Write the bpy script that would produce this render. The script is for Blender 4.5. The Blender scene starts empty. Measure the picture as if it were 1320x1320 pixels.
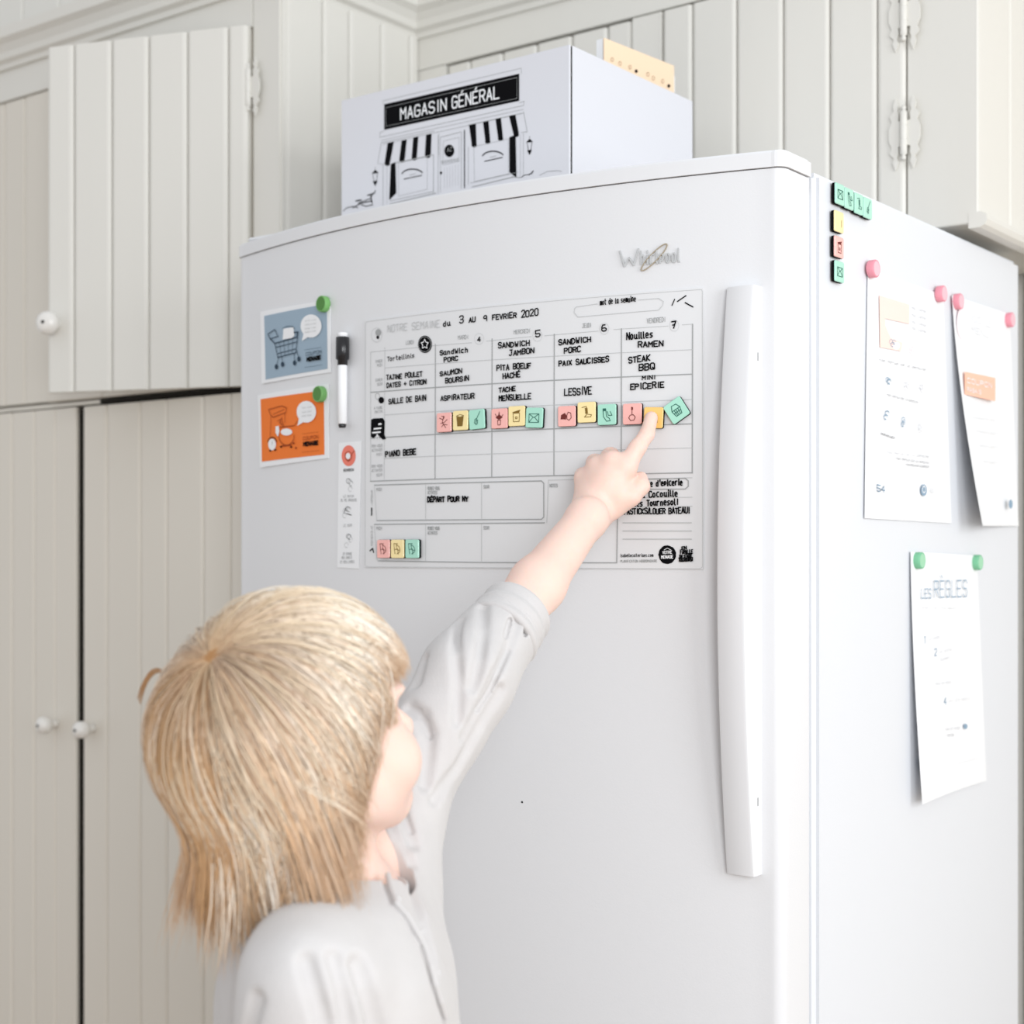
import bpy, bmesh, math, random
import numpy as np
from mathutils import Vector, Matrix
random.seed(7); rng = np.random.default_rng(7)
SC = bpy.context.scene
COL = SC.collection
# ------------------------------------------------------------------ camera
FPX = 1940.0
YAW = math.atan(1470 / FPX)
CAM = Vector((.6714, -1.3223, 1.30))
FW = Vector((-math.sin(YAW), math.cos(YAW), 0))
RT = Vector((math.cos(YAW), math.sin(YAW), 0))
cd = bpy.data.cameras.new('camera'); cam = bpy.data.objects.new('camera', cd); COL.objects.link(cam)
cam.location = CAM; cam.rotation_euler = (math.pi / 2, 0, YAW)
cd.sensor_width = 36; cd.lens = FPX / 1320 * 36; cd.shift_y = 46 / 1320; cd.clip_start = .05
cd.dof.use_dof = True; cd.dof.focus_distance = 1.47; cd.dof.aperture_fstop = 5.4
SC.camera = cam
# ------------------------------------------------------------------ light
SC.view_settings.view_transform = 'Standard'; SC.view_settings.look = 'None'
SC.view_settings.gamma = 1; SC.view_settings.use_curve_mapping = False
SC.view_settings.exposure = 0.0
w = bpy.data.worlds.new('sky'); SC.world = w; w.use_nodes = True
bg = w.node_tree.nodes['Background']; bg.inputs[0].default_value = (.95, .97, 1, 1); bg.inputs[1].default_value = .74
def area(name, loc, target, sx, sy, power, col):
    l = bpy.data.lights.new(name, 'AREA'); l.shape = 'RECTANGLE'; l.size = sx; l.size_y = sy; l.energy = power; l.color = col
    o = bpy.data.objects.new(name, l); COL.objects.link(o); o.location = loc
    o.rotation_euler = (Vector(target) - Vector(loc)).to_track_quat('-Z', 'Y').to_euler(); return o
area('window_daylight', (2.5, -.55, 1.65), (-.3, -.1, 1.35), 1.3, 1.5, 34, (.94, .97, 1))
area('front_fill_light', (2.3, -2.6, 1.75), (-.35, .1, 1.3), 1.0, 1.3, 52, (.97, .985, 1))  # added fill lamp brightening the fridge front, no known window there
SC.cycles.use_denoising = True
SC.cycles.max_bounces = 6
# ------------------------------------------------------------------ helpers
def ray(px, py):
    return FW + RT * ((px - 660) / FPX) + Vector((0, 0, (706 - py) / FPX))
def C(px, py, dep): return CAM + ray(px, py) * dep
MATS = {}
def mat(name, col, rough=.5, spec=.5, noise=0, nscale=8, bump=0, bscale=60, coat=0, sss=0, metal=0, stretch=None, sheen=0):
    if name in MATS: return MATS[name]
    m = bpy.data.materials.new(name); m.use_nodes = True; nt = m.node_tree; b = nt.nodes['Principled BSDF']
    b.inputs['Base Color'].default_value = (*col, 1); b.inputs['Roughness'].default_value = rough
    b.inputs['Specular IOR Level'].default_value = spec; b.inputs['Coat Weight'].default_value = coat; b.inputs['Metallic'].default_value = metal
    b.inputs['Sheen Weight'].default_value = sheen
    if sss:
        b.inputs['Subsurface Weight'].default_value = sss; b.inputs['Subsurface Radius'].default_value = (1, .35, .2); b.inputs['Subsurface Scale'].default_value = .006
    tc = nt.nodes.new('ShaderNodeTexCoord')
    mp = nt.nodes.new('ShaderNodeMapping'); nt.links.new(tc.outputs['Object'], mp.inputs[0])
    if stretch: mp.inputs['Scale'].default_value = stretch
    if noise:
        n = nt.nodes.new('ShaderNodeTexNoise'); n.inputs['Scale'].default_value = nscale; n.inputs['Detail'].default_value = 4
        nt.links.new(mp.outputs[0], n.inputs[0])
        r = nt.nodes.new('ShaderNodeMix'); r.data_type = 'RGBA'; nt.links.new(n.outputs[0], r.inputs[0])
        r.inputs[6].default_value = (*[c * (1 - noise) for c in col], 1); r.inputs[7].default_value = (*[min(1, c * (1 + noise)) for c in col], 1)
        nt.links.new(r.outputs[2], b.inputs['Base Color'])
    if bump:
        n = nt.nodes.new('ShaderNodeTexNoise'); n.inputs['Scale'].default_value = bscale; n.inputs['Detail'].default_value = 3
        nt.links.new(mp.outputs[0], n.inputs[0])
        q = nt.nodes.new('ShaderNodeBump'); q.inputs['Strength'].default_value = bump; q.inputs['Distance'].default_value = .002
        nt.links.new(n.outputs[0], q.inputs['Height']); nt.links.new(q.outputs[0], b.inputs['Normal'])
    MATS[name] = m; return m
def hexc(r, g, b):
    f = lambda c: (c / 255 / 12.92) if c / 255 <= .04045 else ((c / 255 + .055) / 1.055) ** 2.4
    return (f(r), f(g), f(b))
PAINT = mat('cabinet_paint_warm_lit', (.725, .685, .61), .42, .4, noise=.02, nscale=5, bump=.15, bscale=40, stretch=(1, 1, .15))  # one cabinet paint; this copy has warm floor bounce in its tint
PAINTB = mat('cabinet_paint_cool_lit', (.735, .72, .67), .42, .4, noise=.02, nscale=5, bump=.15, bscale=40, stretch=(1, 1, .15))  # same paint, tinted for the cooler light on the upper parts
DARK = mat('gap_shade_screw_black', (.02, .018, .015), .9, .1)  # near-black painted as shade in gaps and cupboard inside; also knob screws
FRIDGE = mat('fridge_enamel', (.75, .755, .77), .38, .5, bump=.05, bscale=500)
FRIDGEB = mat('fridge_cabinet_enamel', (.745, .765, .80), .45, .5, bump=.05, bscale=500)
PLASTIC = mat('white_plastic', (.76, .765, .78), .35, .5)
GASKET = mat('gasket', (.66, .68, .70), .6, .3)
PORC = mat('porcelain', (.82, .80, .76), .15, .6, coat=.4)
INK = mat('black_ink', (.004, .004, .005), .8, .06)
GREY = mat('grey_print', (.36, .37, .37), .6, .3)
LGREY = mat('light_grey_print', (.53, .54, .54), .6, .3)
def link(name, me, parent=None, m=None, smooth=False):
    o = bpy.data.objects.new(name, me); COL.objects.link(o)
    if parent is not None: o.parent = parent
    if m is not None:
        for q in (m if isinstance(m, (list, tuple)) else [m]): me.materials.append(q)
    if smooth: me.polygons.foreach_set('use_smooth', [True] * len(me.polygons))
    return o
def mesh(name, V, Fc, parent=None, m=None, smooth=False, idx=None):
    me = bpy.data.meshes.new(name); me.from_pydata([tuple(v) for v in V], [], Fc)
    o = link(name, me, parent, m, smooth)
    if idx: me.polygons.foreach_set('material_index', idx)
    me.update(); return o
def world(o, parent):          # parent at non-zero location, mesh data in world space
    return o
def tag(o, label, cat=None, group=None, kind=None):
    o['label'] = label
    if cat: o['category'] = cat
    if group: o['group'] = group
    if kind: o['kind'] = kind
    return o
def empty(name, loc, label=None, cat=None, group=None, kind=None):
    o = bpy.data.objects.new(name, None); COL.objects.link(o); o.location = loc; o.empty_display_size = .05
    if label: o['label'] = label
    if cat: o['category'] = cat
    if group: o['group'] = group
    if kind: o['kind'] = kind
    return o
def sub(par, o):               # parent a world-space mesh under an empty, keeping its place
    o.parent = par; l = Vector((0, 0, 0)); q = par
    while q is not None: l += q.location; q = q.parent
    if o.type == 'MESH' and not o.get('_sh'):
        o.data.transform(Matrix.Translation(-l))
    else: o.location = Vector(o.location) - l
    return o
def bm_obj(name, bm, m, smooth=False):
    me = bpy.data.meshes.new(name); bmesh.ops.recalc_face_normals(bm, faces=bm.faces); bm.to_mesh(me); bm.free(); return link(name, me, None, m, smooth)
def box(name, a, b, m, bev=0, seg=1):
    bm = bmesh.new(); bmesh.ops.create_cube(bm, size=1)
    a = Vector(a); b = Vector(b)
    for v in bm.verts: v.co = Vector([(a[i] + b[i]) / 2 + v.co[i] * (b[i] - a[i]) for i in range(3)])
    if bev: bmesh.ops.bevel(bm, geom=bm.edges[:], offset=bev, segments=seg, affect='EDGES')
    return bm_obj(name, bm, m)
def extrude(name, poly, z0, z1, m, smooth=False):   # plan polygon extruded in z
    n = len(poly); V = [(x, y, z0) for x, y in poly] + [(x, y, z1) for x, y in poly]
    Fc = [tuple(range(n))[::-1], tuple(range(n, 2 * n))] + [(i, (i + 1) % n, n + (i + 1) % n, n + i) for i in range(n)]
    return mesh(name, V, Fc, None, m)
def profile(name, O, u, length, prof, m):           # prof: list of (out, z) ; swept along u from O, out = n
    u = Vector(u); n = Vector((u.y, -u.x, 0)); k = len(prof); V = []
    for s in (0, length):
        for o_, z in prof: V.append(Vector(O) + u * s + n * o_ + Vector((0, 0, z)))
    Fc = [tuple(range(k)), tuple(range(k, 2 * k))[::-1]] + [(i, i + k, (i + 1) % k + k, (i + 1) % k) for i in range(k)]
    return mesh(name, V, Fc, None, m)
def plank(O, u, u0, u1, z0, z1, th, c, m, name='plank'):
    u = Vector(u); n = Vector((u.y, -u.x, 0)); O = Vector((O[0], O[1], 0)); g = .0008
    sec = [(u0 + g, 0), (u0 + g, th - c * .6), (u0 + g + c * .5, th - c * .12), (u0 + g + c, th), (u1 - g - c, th), (u1 - g - c * .5, th - c * .12), (u1 - g, th - c * .6), (u1 - g, 0)]
    V = [O + u * a + n * b + Vector((0, 0, z)) for z in (z0, z1) for a, b in sec]; k = len(sec)
    Fc = [tuple(range(k))[::-1], tuple(range(k, 2 * k))] + [(i, (i + 1) % k, (i + 1) % k + k, i + k) for i in range(k)]
    return mesh(name, V, Fc, None, m)
def lathe(name, prof, axis, origin, m, n=24):       # prof (r, h) along axis
    ax = Vector(axis).normalized(); t = ax.orthogonal().normalized(); b = ax.cross(t); V = []; Fc = []
    for r, h in prof:
        for i in range(n):
            a = 2 * math.pi * i / n; V.append(Vector(origin) + ax * h + (t * math.cos(a) + b * math.sin(a)) * r)
    k = len(prof)
    for j in range(k - 1):
        for i in range(n): Fc.append((j * n + i, j * n + (i + 1) % n, (j + 1) * n + (i + 1) % n, (j + 1) * n + i))
    Fc.append(tuple(range(n))[::-1]); Fc.append(tuple(range((k - 1) * n, k * n)))
    o = mesh(name, V, Fc, None, m); 
    o.data.polygons.foreach_set('use_smooth', [len(f) == 4 for f in Fc]); return o
# ------------------------------------------------------------------ surfaces that carry flat things
DW = .768; SAG = .057
def doorY(X): return -SAG * (1 - ((X + DW / 2) / (DW / 2)) ** 2)
class Door:
    def uv(s, px, py):
        r = ray(px, py); t = (0 - CAM.y) / r.y
        for _ in range(12): t = (doorY(CAM.x + r.x * t) - CAM.y) / r.y
        p = CAM + r * t; return Vector((p.x, p.z))
    def N(s, u):
        d = 2 * SAG * (u + DW / 2) / (DW / 2) ** 2; return Vector((d, -1, 0)).normalized()
    def T(s, u): n = s.N(u); return Vector((-n.y, n.x, 0))
    def P(s, u, v, off=0): return Vector((u, doorY(u), v)) + s.N(u) * off
class Plane:
    def __init__(s, o, u, n): s.o = Vector(o); s.u = Vector(u); s.n = Vector(n)
    def uv(s, px, py):
        r = ray(px, py); t = (s.o - CAM).dot(s.n) / r.dot(s.n); p = CAM + r * t - s.o; return Vector((p.dot(s.u), p.z + s.o.z))
    def N(s, u): return s.n
    def T(s, u): return s.u
    def P(s, u, v, off=0): return Vector((s.o.x, s.o.y, 0)) + s.u * u + s.n * off + Vector((0, 0, v))
DOOR = Door()
SIDE = Plane((0, 0, 0), (0, 1, 0), (1, 0, 0))
def dep_of(S, uv): return (S.P(uv[0], uv[1]) - CAM).dot(FW)
def patch(name, S, quad, m, off=.0006, th=.0006, nu=16, nv=4, curl=None, rad=0, uvq=None):
    q = uvq or [S.uv(*p) for p in quad]       # TL TR BR BL
    V = []; Fc = []
    for k in (0, 1):
        for j in range(nv + 1):
            for i in range(nu + 1):
                a = i / nu; b = j / nv
                p = q[0] * (1 - a) * (1 - b) + q[1] * a * (1 - b) + q[2] * a * b + q[3] * (1 - a) * b
                c = curl(a, b) if curl else 0
                V.append(S.P(p[0], p[1], off + c + th * (1 - k)))
    n1 = (nu + 1) * (nv + 1); I = lambda k, j, i: k * n1 + j * (nu + 1) + i
    for j in range(nv):
        for i in range(nu):
            Fc.append((I(0, j, i), I(0, j + 1, i), I(0, j + 1, i + 1), I(0, j, i + 1))); Fc.append((I(1, j, i), I(1, j, i + 1), I(1, j + 1, i + 1), I(1, j + 1, i)))
    for i in range(nu):
        Fc.append((I(0, 0, i), I(0, 0, i + 1), I(1, 0, i + 1), I(1, 0, i))); Fc.append((I(0, nv, i + 1), I(0, nv, i), I(1, nv, i), I(1, nv, i + 1)))
    for j in range(nv):
        Fc.append((I(0, j + 1, 0), I(0, j, 0), I(1, j, 0), I(1, j + 1, 0))); Fc.append((I(0, j, nu), I(0, j + 1, nu), I(1, j + 1, nu), I(1, j, nu)))
    return mesh(name, V, Fc, None, m)
FONT = {
'A':'00 26 40|12 32','B':'00 06 36 45 44 33 03|33 42 41 30 00','C':'45 36 16 05 01 10 30 41','D':'00 06 26 44 42 20 00','E':'40 00 06 46|03 33','F':'00 06 46|03 33',
'G':'45 36 16 05 01 10 30 41 43 23','H':'00 06|40 46|03 43','I':'20 26','J':'01 10 20 31 36|16 46','K':'00 06|46 03 40','L':'06 00 40','M':'00 06 23 46 40','N':'00 06 40 46',
'O':'16 05 01 10 30 41 45 36 16','P':'00 06 36 45 44 33 03','Q':'16 05 01 10 30 41 45 36 16|22 40','R':'00 06 36 45 44 33 03|23 40','S':'45 36 16 05 04 13 33 42 41 30 10 01','T':'20 26|06 46',
'U':'06 01 10 30 41 46','V':'06 20 46','W':'06 10 23 30 46','X':'00 46|06 40','Y':'06 23 46|23 20','Z':'06 46 00 40',
'É':'40 00 06 46|03 33|27 38','È':'40 00 06 46|03 33|27 18','0':'16 05 01 10 30 41 45 36 16','1':'15 26 20','2':'05 16 36 45 44 00 40','3':'05 16 36 45 44 33 13|33 42 41 30 10 01','4':'30 36 02 42',
'5':'46 06 03 33 42 41 30 10 01','6':'36 16 04 01 10 30 41 42 33 03','7':'06 46 20|13 33','8':'13 04 05 16 36 45 44 33 13 02 01 10 30 41 42 33','9':'43 13 04 05 16 36 45 43 40',
'a':'34 14 03 01 10 30|34 30 40','b':'06 00 20 31 33 24 04','c':'34 14 03 01 10 30','d':'36 30 10 01 03 14 34','e':'02 32 33 24 14 03 01 10 30','f':'36 26 15 10|04 34','g':'34 14 03 02 11 31|34 30 20 00',
'h':'06 00|03 14 24 33 30','i':'14 10 20|16 15','l':'06 01 10 20','m':'04 00|03 14 23 20|23 34 43 40','n':'04 00|03 14 24 33 30','o':'14 03 01 10 20 31 33 24 14','p':'04 00|04 24 33 32 21 01','q':'34 14 03 02 11 31|34 30',
'r':'04 00|02 14 34','s':'34 14 03 12 22 31 20 00','t':'16 11 20 30|04 34','u':'04 01 10 20 31|34 30 40','v':'04 10 34','z':'04 34 00 30','é':'02 32 33 24 14 03 01 10 30|25 36',
'!':'26 22|21 20','/':'00 47','.':'20 21','+':'21 25|03 43','-':'13 33',"'":'26 24','&':'40 05 16 25 01 10 20 42',':':'21 22|24 25','•':'22 23 33 32 22'}
NARROW = 'Iil1!.\':/f'
class Ink:
    def __init__(s, S, off=.0016): s.S = S; s.off = off; s.V = []; s.F = []; s.I = []
    def o_(s): return s.off + min(len(s.F) * 1e-6, .0005)
    def seg(s, a, b, w, mi=0):
        d = b - a; L = d.length
        if L < 1e-6: return
        n = max(1, int(L / .02)); t = d / L; e = t * w * .35; pr = Vector((-t.y, t.x)) * w / 2; a = a - e; b = b + e
        base = len(s.V)
        for i in range(n + 1):
            p = a.lerp(b, i / n)
            for q in (p - pr, p + pr): s.V.append(s.S.P(q[0], q[1], s.o_()))
        for i in range(n): s.F.append((base + 2 * i, base + 2 * i + 2, base + 2 * i + 3, base + 2 * i + 1)); s.I.append(mi)
    def line(s, pts, w, mi=0, px=True, closed=False):
        q = [s.S.uv(*p) for p in pts] if px else [Vector(p) for p in pts]
        if closed: q.append(q[0])
        for a, b in zip(q, q[1:]): s.seg(a, b, w, mi)
    def poly(s, pts, mi=0, px=True, doff=0):
        q = [s.S.uv(*p) for p in pts] if px else [Vector(p) for p in pts]
        base = len(s.V)
        for p in q: s.V.append(s.S.P(p[0], p[1], s.o_() + doff))
        s.F.append(tuple(range(base, base + len(q)))); s.I.append(mi)
    def ell(s, c, rx, ry, mi=0, n=20, doff=0, rag=0):
        s.poly([(c[0] + rx * math.cos(2 * math.pi * i / n) * (1 + rag * random.uniform(-1, 1)), c[1] + ry * math.sin(2 * math.pi * i / n) * (1 + rag * random.uniform(-1, 1))) for i in range(n)], mi, doff=doff)
    def ring(s, c, rx, ry, w, mi=0, n=20, a0=0, a1=360):
        s.line([(c[0] + rx * math.cos(math.radians(a0 + (a1 - a0) * i / n)), c[1] - ry * math.sin(math.radians(a0 + (a1 - a0) * i / n))) for i in range(n + 1)], w, mi)
    def text(s, txt, p0, p1, hpx, w, mi=0, jit=0):
        a = s.S.uv(*p0); b = s.S.uv(*p1); dep = dep_of(s.S, a); h = hpx * dep / FPX
        adv = [(.9 if c == ' ' else (.62 if c in NARROW else 1)) * 5.6 for c in txt]; tot = sum(adv) - 1.4; x = 0
        for c, ad in zip(txt, adv):
            g = FONT.get(c) or FONT.get(c.upper())
            if c != ' ' and g:
                k = .62 if c in NARROW else 1; j = [random.uniform(-jit, jit) for _ in range(4)]
                for st in g.split('|'):
                    P = []
                    for tk in st.split():
                        gx = x + float(tk[0]) * k - (1.2 if c in NARROW and c != 'I' else 0) * 0; gy = float(tk[1]) / 6
                        gx += j[0] * 1.5 + j[1] * gy * 2; gy = gy * (1 + j[2]) + j[3] * .5
                        P.append(a.lerp(b, gx / tot) + Vector((0, gy * h)))
                    for p, q in zip(P, P[1:]): s.seg(p, q, w, mi)
            x += ad
    def build(s, name, par, mats):
        o = mesh(name, s.V, s.F, None, mats, idx=s.I)
        if par is not None: sub(par, o)
        return o
# ------------------------------------------------------------------ setting
WOOD = mat('floor_wood', (.34, .23, .14), .5, .4, noise=.25, nscale=6, stretch=(8, 1, 1))
WALLP = mat('wall_paint', (.80, .79, .75), .8, .2, noise=.02, nscale=3, bump=.1, bscale=80)
YF = .172; XS = -.88; YB = .473; XR = .020; ZS = 1.534; ZT = 2.045; ZC = 2.105
PF = Plane((0, YF, 0), (1, 0, 0), (0, -1, 0)); PS = Plane((XS, 0, 0), (0, 1, 0), (1, 0, 0)); PB = Plane((0, YB, 0), (1, 0, 0), (0, -1, 0)); PR = Plane((XR, 0, 0), (0, 1, 0), (1, 0, 0))
fl = empty('floor', (0, 0, 0)); fl['kind'] = 'structure'
sub(fl, box('slab', (-3.2, -3.2, -.06), (2.9, .86, -.012), WOOD))
fb = None
for i in range(40):
    x0 = -3.2 + i * .1525
    o = mesh('floorboard', [(x0 + .001, -3.2, -.012), (x0 + .1515, -3.2, -.012), (x0 + .1515, .86, -.012), (x0 + .001, .86, -.012), (x0 + .003, -3.2, 0), (x0 + .1495, -3.2, 0), (x0 + .1495, .86, 0), (x0 + .003, .86, 0)],
             [(3, 2, 1, 0), (4, 5, 6, 7), (0, 1, 5, 4), (1, 2, 6, 5), (2, 3, 7, 6), (3, 0, 4, 7)], None, WOOD) if fb is None else None
    if o is not None: fb = o; sub(fl, o)
    else:
        o = fb.copy(); COL.objects.link(o); o.location.x = i * .1525
wb = empty('wall_back', (0, .86, 0)); wb['kind'] = 'structure'
sub(wb, box('plaster', (-3.2, .86, 0), (2.9, .92, 2.75), WALLP))
# plank cladding right of and behind the fridge
for i in range(12): sub(wb, plank((0, .86), (1, 0, 0), -.05 + i * .11, .06 + i * .11, 0, 2.75, .012, .005, PAINT))
def over(x): return x
# ---- planks above the crown (upper wall)
wu = empty('wall_upper', (XS, YF, ZC)); wu['kind'] = 'structure'
sub(wu, box('backing', (-3.2, YF + .020, ZC + .05), (XS - .02, YF + .06, 2.75), PAINTB))
x = XS - .02
while x > -2.1:
    sub(wu, plank((0, YF + .020), (1, 0, 0), x - .098, x, ZC + .05, 2.75, .012, .005, PAINTB)); x -= .098
# crown mouldings
CROWN = [(0, -.008), (.006, -.008), (.008, 0), (.016, .004), (.018, .014), (.026, .024), (.036, .030), (.038, .046), (.030, .050), (0, .052)]
def trim(name, O, u, L, k=1):
    o = profile(name, O, u, L, [(a * k, b * k) for a, b in CROWN], PAINTB); o['kind'] = 'structure'; return o
trim('trim_1', (-2.6, YF, ZC), (1, 0, 0), 2.6 + XS + .03)
trim('trim_2', (XS, YF - .03, ZC), (0, 1, 0), YB - YF + .03)
trim('trim_3', (XS, YB, ZC), (1, 0, 0), XR - XS)
# ------------------------------------------------------------------ left upper cabinet
def knob(par, p, n, r=.0155):
    n = Vector(n)
    o = sub(par, lathe('knob', [(r * .5, 0), (r * .45, .004), (r * .42, .010), (r * .75, .013), (r, .019), (r * 1.02, .024), (r * .9, .030), (r * .55, .0335), (.0022, .0345)], n, p, PORC))
    s_ = lathe('screw', [(.0026, 0), (.0026, .0012), (.0015, .0018)], n, Vector(p) + n * .0340, DARK, 10); wl = o
    sub(o, s_); s_['label'] = 'dark screw head in the knob centre'
    return o
def hinge(par, p, u, n, h=.062):
    u = Vector(u); n = Vector(n); bm = bmesh.new()
    V = []; Fc = []
    def leaf(sg):
        out = [(.004, -.34), (.008, -.36), (.0075, -.55), (.0095, -.66), (.0075, -.78), (.0115, -1.0), (.0155, -.78), (.0135, -.66), (.0195, -.52), (.0165, -.36), (.0205, -.16)]
        pts = [(sg * a, b * h * .68) for a, b in out] ; pts = pts + [(a, -b) for a, b in pts[::-1]]
        b0 = len(V); k = len(pts)
        for off in (0, .0022):
            for a, b in pts: V.append(Vector(p) + u * a + n * off + Vector((0, 0, b)))
        Fc.append(tuple(range(b0, b0 + k))); Fc.append(tuple(range(b0 + k, b0 + 2 * k)))
        for i in range(k): Fc.append((b0 + i, b0 + (i + 1) % k, b0 + k + (i + 1) % k, b0 + k + i))
    leaf(-1); leaf(1)
    o = mesh('hinge', V, Fc, None, PAINTB); bm = bmesh.new(); bm.from_mesh(o.data); bmesh.ops.recalc_face_normals(bm, faces=bm.faces); bmesh.ops.triangulate(bm, faces=bm.faces); bm.to_mesh(o.data); bm.free()
    sub(par, o)
    b = lathe('barrel', [(.002, -.034), (.0035, -.031), (.002, -.028), (.0045, -.026), (.0045, -.009), (.0040, -.008), (.0045, -.007), (.0045, .009), (.0040, .010), (.0045, .011), (.0045, .026), (.002, .028), (.0035, .031), (.002, .034)], (0, 0, 1), Vector(p) + n * .004, PAINTB, 12)
    sub(o, b); return o
def X_of(S, pxs, y): return [S.uv(p, y)[0] for p in pxs]
uc = empty('wall_cabinet', (XS, YF, ZS), 'built-in wooden wall cupboard left of the fridge with one plank door ajar', 'cupboard')
XH = X_of(PF, [325], 300)[0]                    # hinge line
xl = XH - .335
sub(uc, box('end_panel', (XS - .018, YF + .0205, ZS), (XS - .001, .80, 2.75), PAINTB))
ys = [YF] + X_of(PS, [412, 446, 487, 524], 150) + [YB]
ys[0] = YF + .0122
for a, b in zip(ys, ys[1:]): sub(uc, plank((XS - .001, 0), (0, 1, 0), a, b, 1.66, ZC - .006, .010, .006, PAINTB))
sub(uc, box('back_panel', (-2.6, .70, ZS + .002), (XS - .018, .80, ZC), PAINT))
sub(uc, box('bottom_panel', (-2.6, YF + .02, ZS + .002), (XS - .018, .70, ZS + .02), PAINT))
sub(uc, box('stile', (XH, YF, ZS), (XS + .0100, YF + .0120, ZC - .006), PAINTB, .003, 2))
sub(uc, box('top_rail', (-2.6, YF + .0005, ZT + .002), (XH - .0005, YF + .02, ZC - .006), PAINTB, .001))
xc = X_of(PF, [62], 300)[0]                     # right edge of closed door
sub(uc, box('stile', (xc, YF, ZS + .002), (xl - .004, YF + .02, ZT + .0015), PAINT, .002))
sub(uc, box('bottom_rail', (xl - .0045, YF + .001, ZS + .002), (XH - .0005, YF + .02, ZS + .012), PAINT, .001))
# closed door
dc = sub(uc, empty('door', (xc, YF, ZS + .03)))
sub(dc, box('door_backing', (-2.5, YF + .014, ZS + .004), (xc - .004, YF + .026, ZT), PAINT))
xs = X_of(PF, [3, 29, 59], 400); xs = [xs[0] - .076 * k for k in range(8, 0, -1)] + xs[:2] + [xc - .002]
for a, b in zip(xs, xs[1:]): sub(dc, plank((0, YF + .016), (1, 0, 0), a, b, ZS + .004, ZT, .012, .005, PAINT))
# ajar door
ang = math.radians(19.9); ud = Vector((math.cos(ang), math.sin(ang), 0)); nd = Vector((ud.y, -ud.x, 0))
HP = Vector((XH, YF, 0)); WD = .331
da = sub(uc, empty('door', (XH, YF, ZS + .03))); da['label'] = 'door standing slightly ajar'
PD = Plane(HP, ud, nd)
us = [PD.uv(p, 300)[0] for p in (67, 101, 149.5, 197, 246.5, 299, 325)]; us[-1] = -.001
for a, b in zip(us, us[1:]): sub(da, plank(HP, ud, a, b, ZS - .003, ZT, .014, .0065, PAINTB))
o = mesh('door_backing', [HP + ud * a + nd * b + Vector((0, 0, z)) for z in (ZS - .001, ZT - .002) for a, b in ((us[0] + .002, 0), (us[0] + .002, -.010), (-.002, -.010), (-.002, 0))],
         [(0, 1, 2, 3), (7, 6, 5, 4), (0, 4, 5, 1), (1, 5, 6, 2), (2, 6, 7, 3), (3, 7, 4, 0)], None, PAINT); sub(da, o)
k = PD.uv(69, 421); knob(da, HP + ud * (us[0] + .016) + nd * .012 + Vector((0, 0, k[1])), nd, .017)
hinge(da, HP + nd * .006 + Vector((0, 0, PF.uv(325, 115)[1])), (1, 0, 0), (0, -1, 0))
hinge(da, HP + nd * .006 + Vector((0, 0, ZS + .10)), (1, 0, 0), (0, -1, 0))
# ------------------------------------------------------------------ tall cupboard below
tc_ = empty('tall_cupboard', (XS, YF, 0), 'tall built-in cupboard left of the fridge with two full-length plank doors', 'cupboard')
sub(tc_, box('end_panel', (XS - .018, YF, 0), (XS - .0005, .80, ZS - .001), PAINT))
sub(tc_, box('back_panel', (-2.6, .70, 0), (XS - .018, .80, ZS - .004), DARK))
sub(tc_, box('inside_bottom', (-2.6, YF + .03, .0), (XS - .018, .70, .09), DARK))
x130 = X_of(PF, [128], 508)[0]
sub(tc_, box('top_rail', (-2.6, YF + .004, ZS - .0065), (x130, YF + .03, ZS - .001), PAINT)); sub(tc_, box('top_gap_shade', (x130 + .0003, YF + .0015, ZS - .0080), (XS - .02, YF + .0115, ZS - .001), DARK))  # dark strip is painted shade below the ajar door
sub(tc_, box('door_gap_shade', (X_of(PF, [97.5], 800)[0] - .016, YF + .0078, .1), (X_of(PF, [106], 800)[0] - .0004, YF + .0122, ZS - .012), DARK))  # near-black strip standing in for the shade between the doors, not a stile
xg0 = X_of(PF, [99.5], 900)[0]; xg1 = X_of(PF, [105.5], 900)[0]
for k, (edges, side, yo) in enumerate((((-8, 15, 44, 71, 97.5), 'l', 0), ((106, 137, 180, 214, 261, 296), 'r', 0))):
    d = sub(tc_, empty('door', (xg0 if k == 0 else xg1, YF, .1)))
    e = X_of(PF, edges, 800)
    if k == 0: e = [e[0] - .082 * j for j in range(9, 0, -1)] + e
    else: e = e + [XS - .0215]
    z1 = ZS - .0095 if k == 0 else ZS - .0105
    for a, b in zip(e, e[1:]):
        th_ = .0072 if (k == 0 and b == e[-1]) else .012
        sub(d, plank((0, YF + th_), (1, 0, 0), a, b, .09, z1, th_, .0058 if th_ > .01 else .004, PAINT))
    sub(d, box('door_backing', (e[0] + .001, YF + .0125, .092), (e[-1] - (.02 if k == 0 else .001), YF + .026, z1 - .002), PAINT))
    kp = PF.uv(72, 933) if k == 0 else PF.uv(120, 939)
    knob(d, (kp[0], YF, kp[1]), (-.35, -1, 0) if 0 else (0, -1, 0), .0135)
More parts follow.
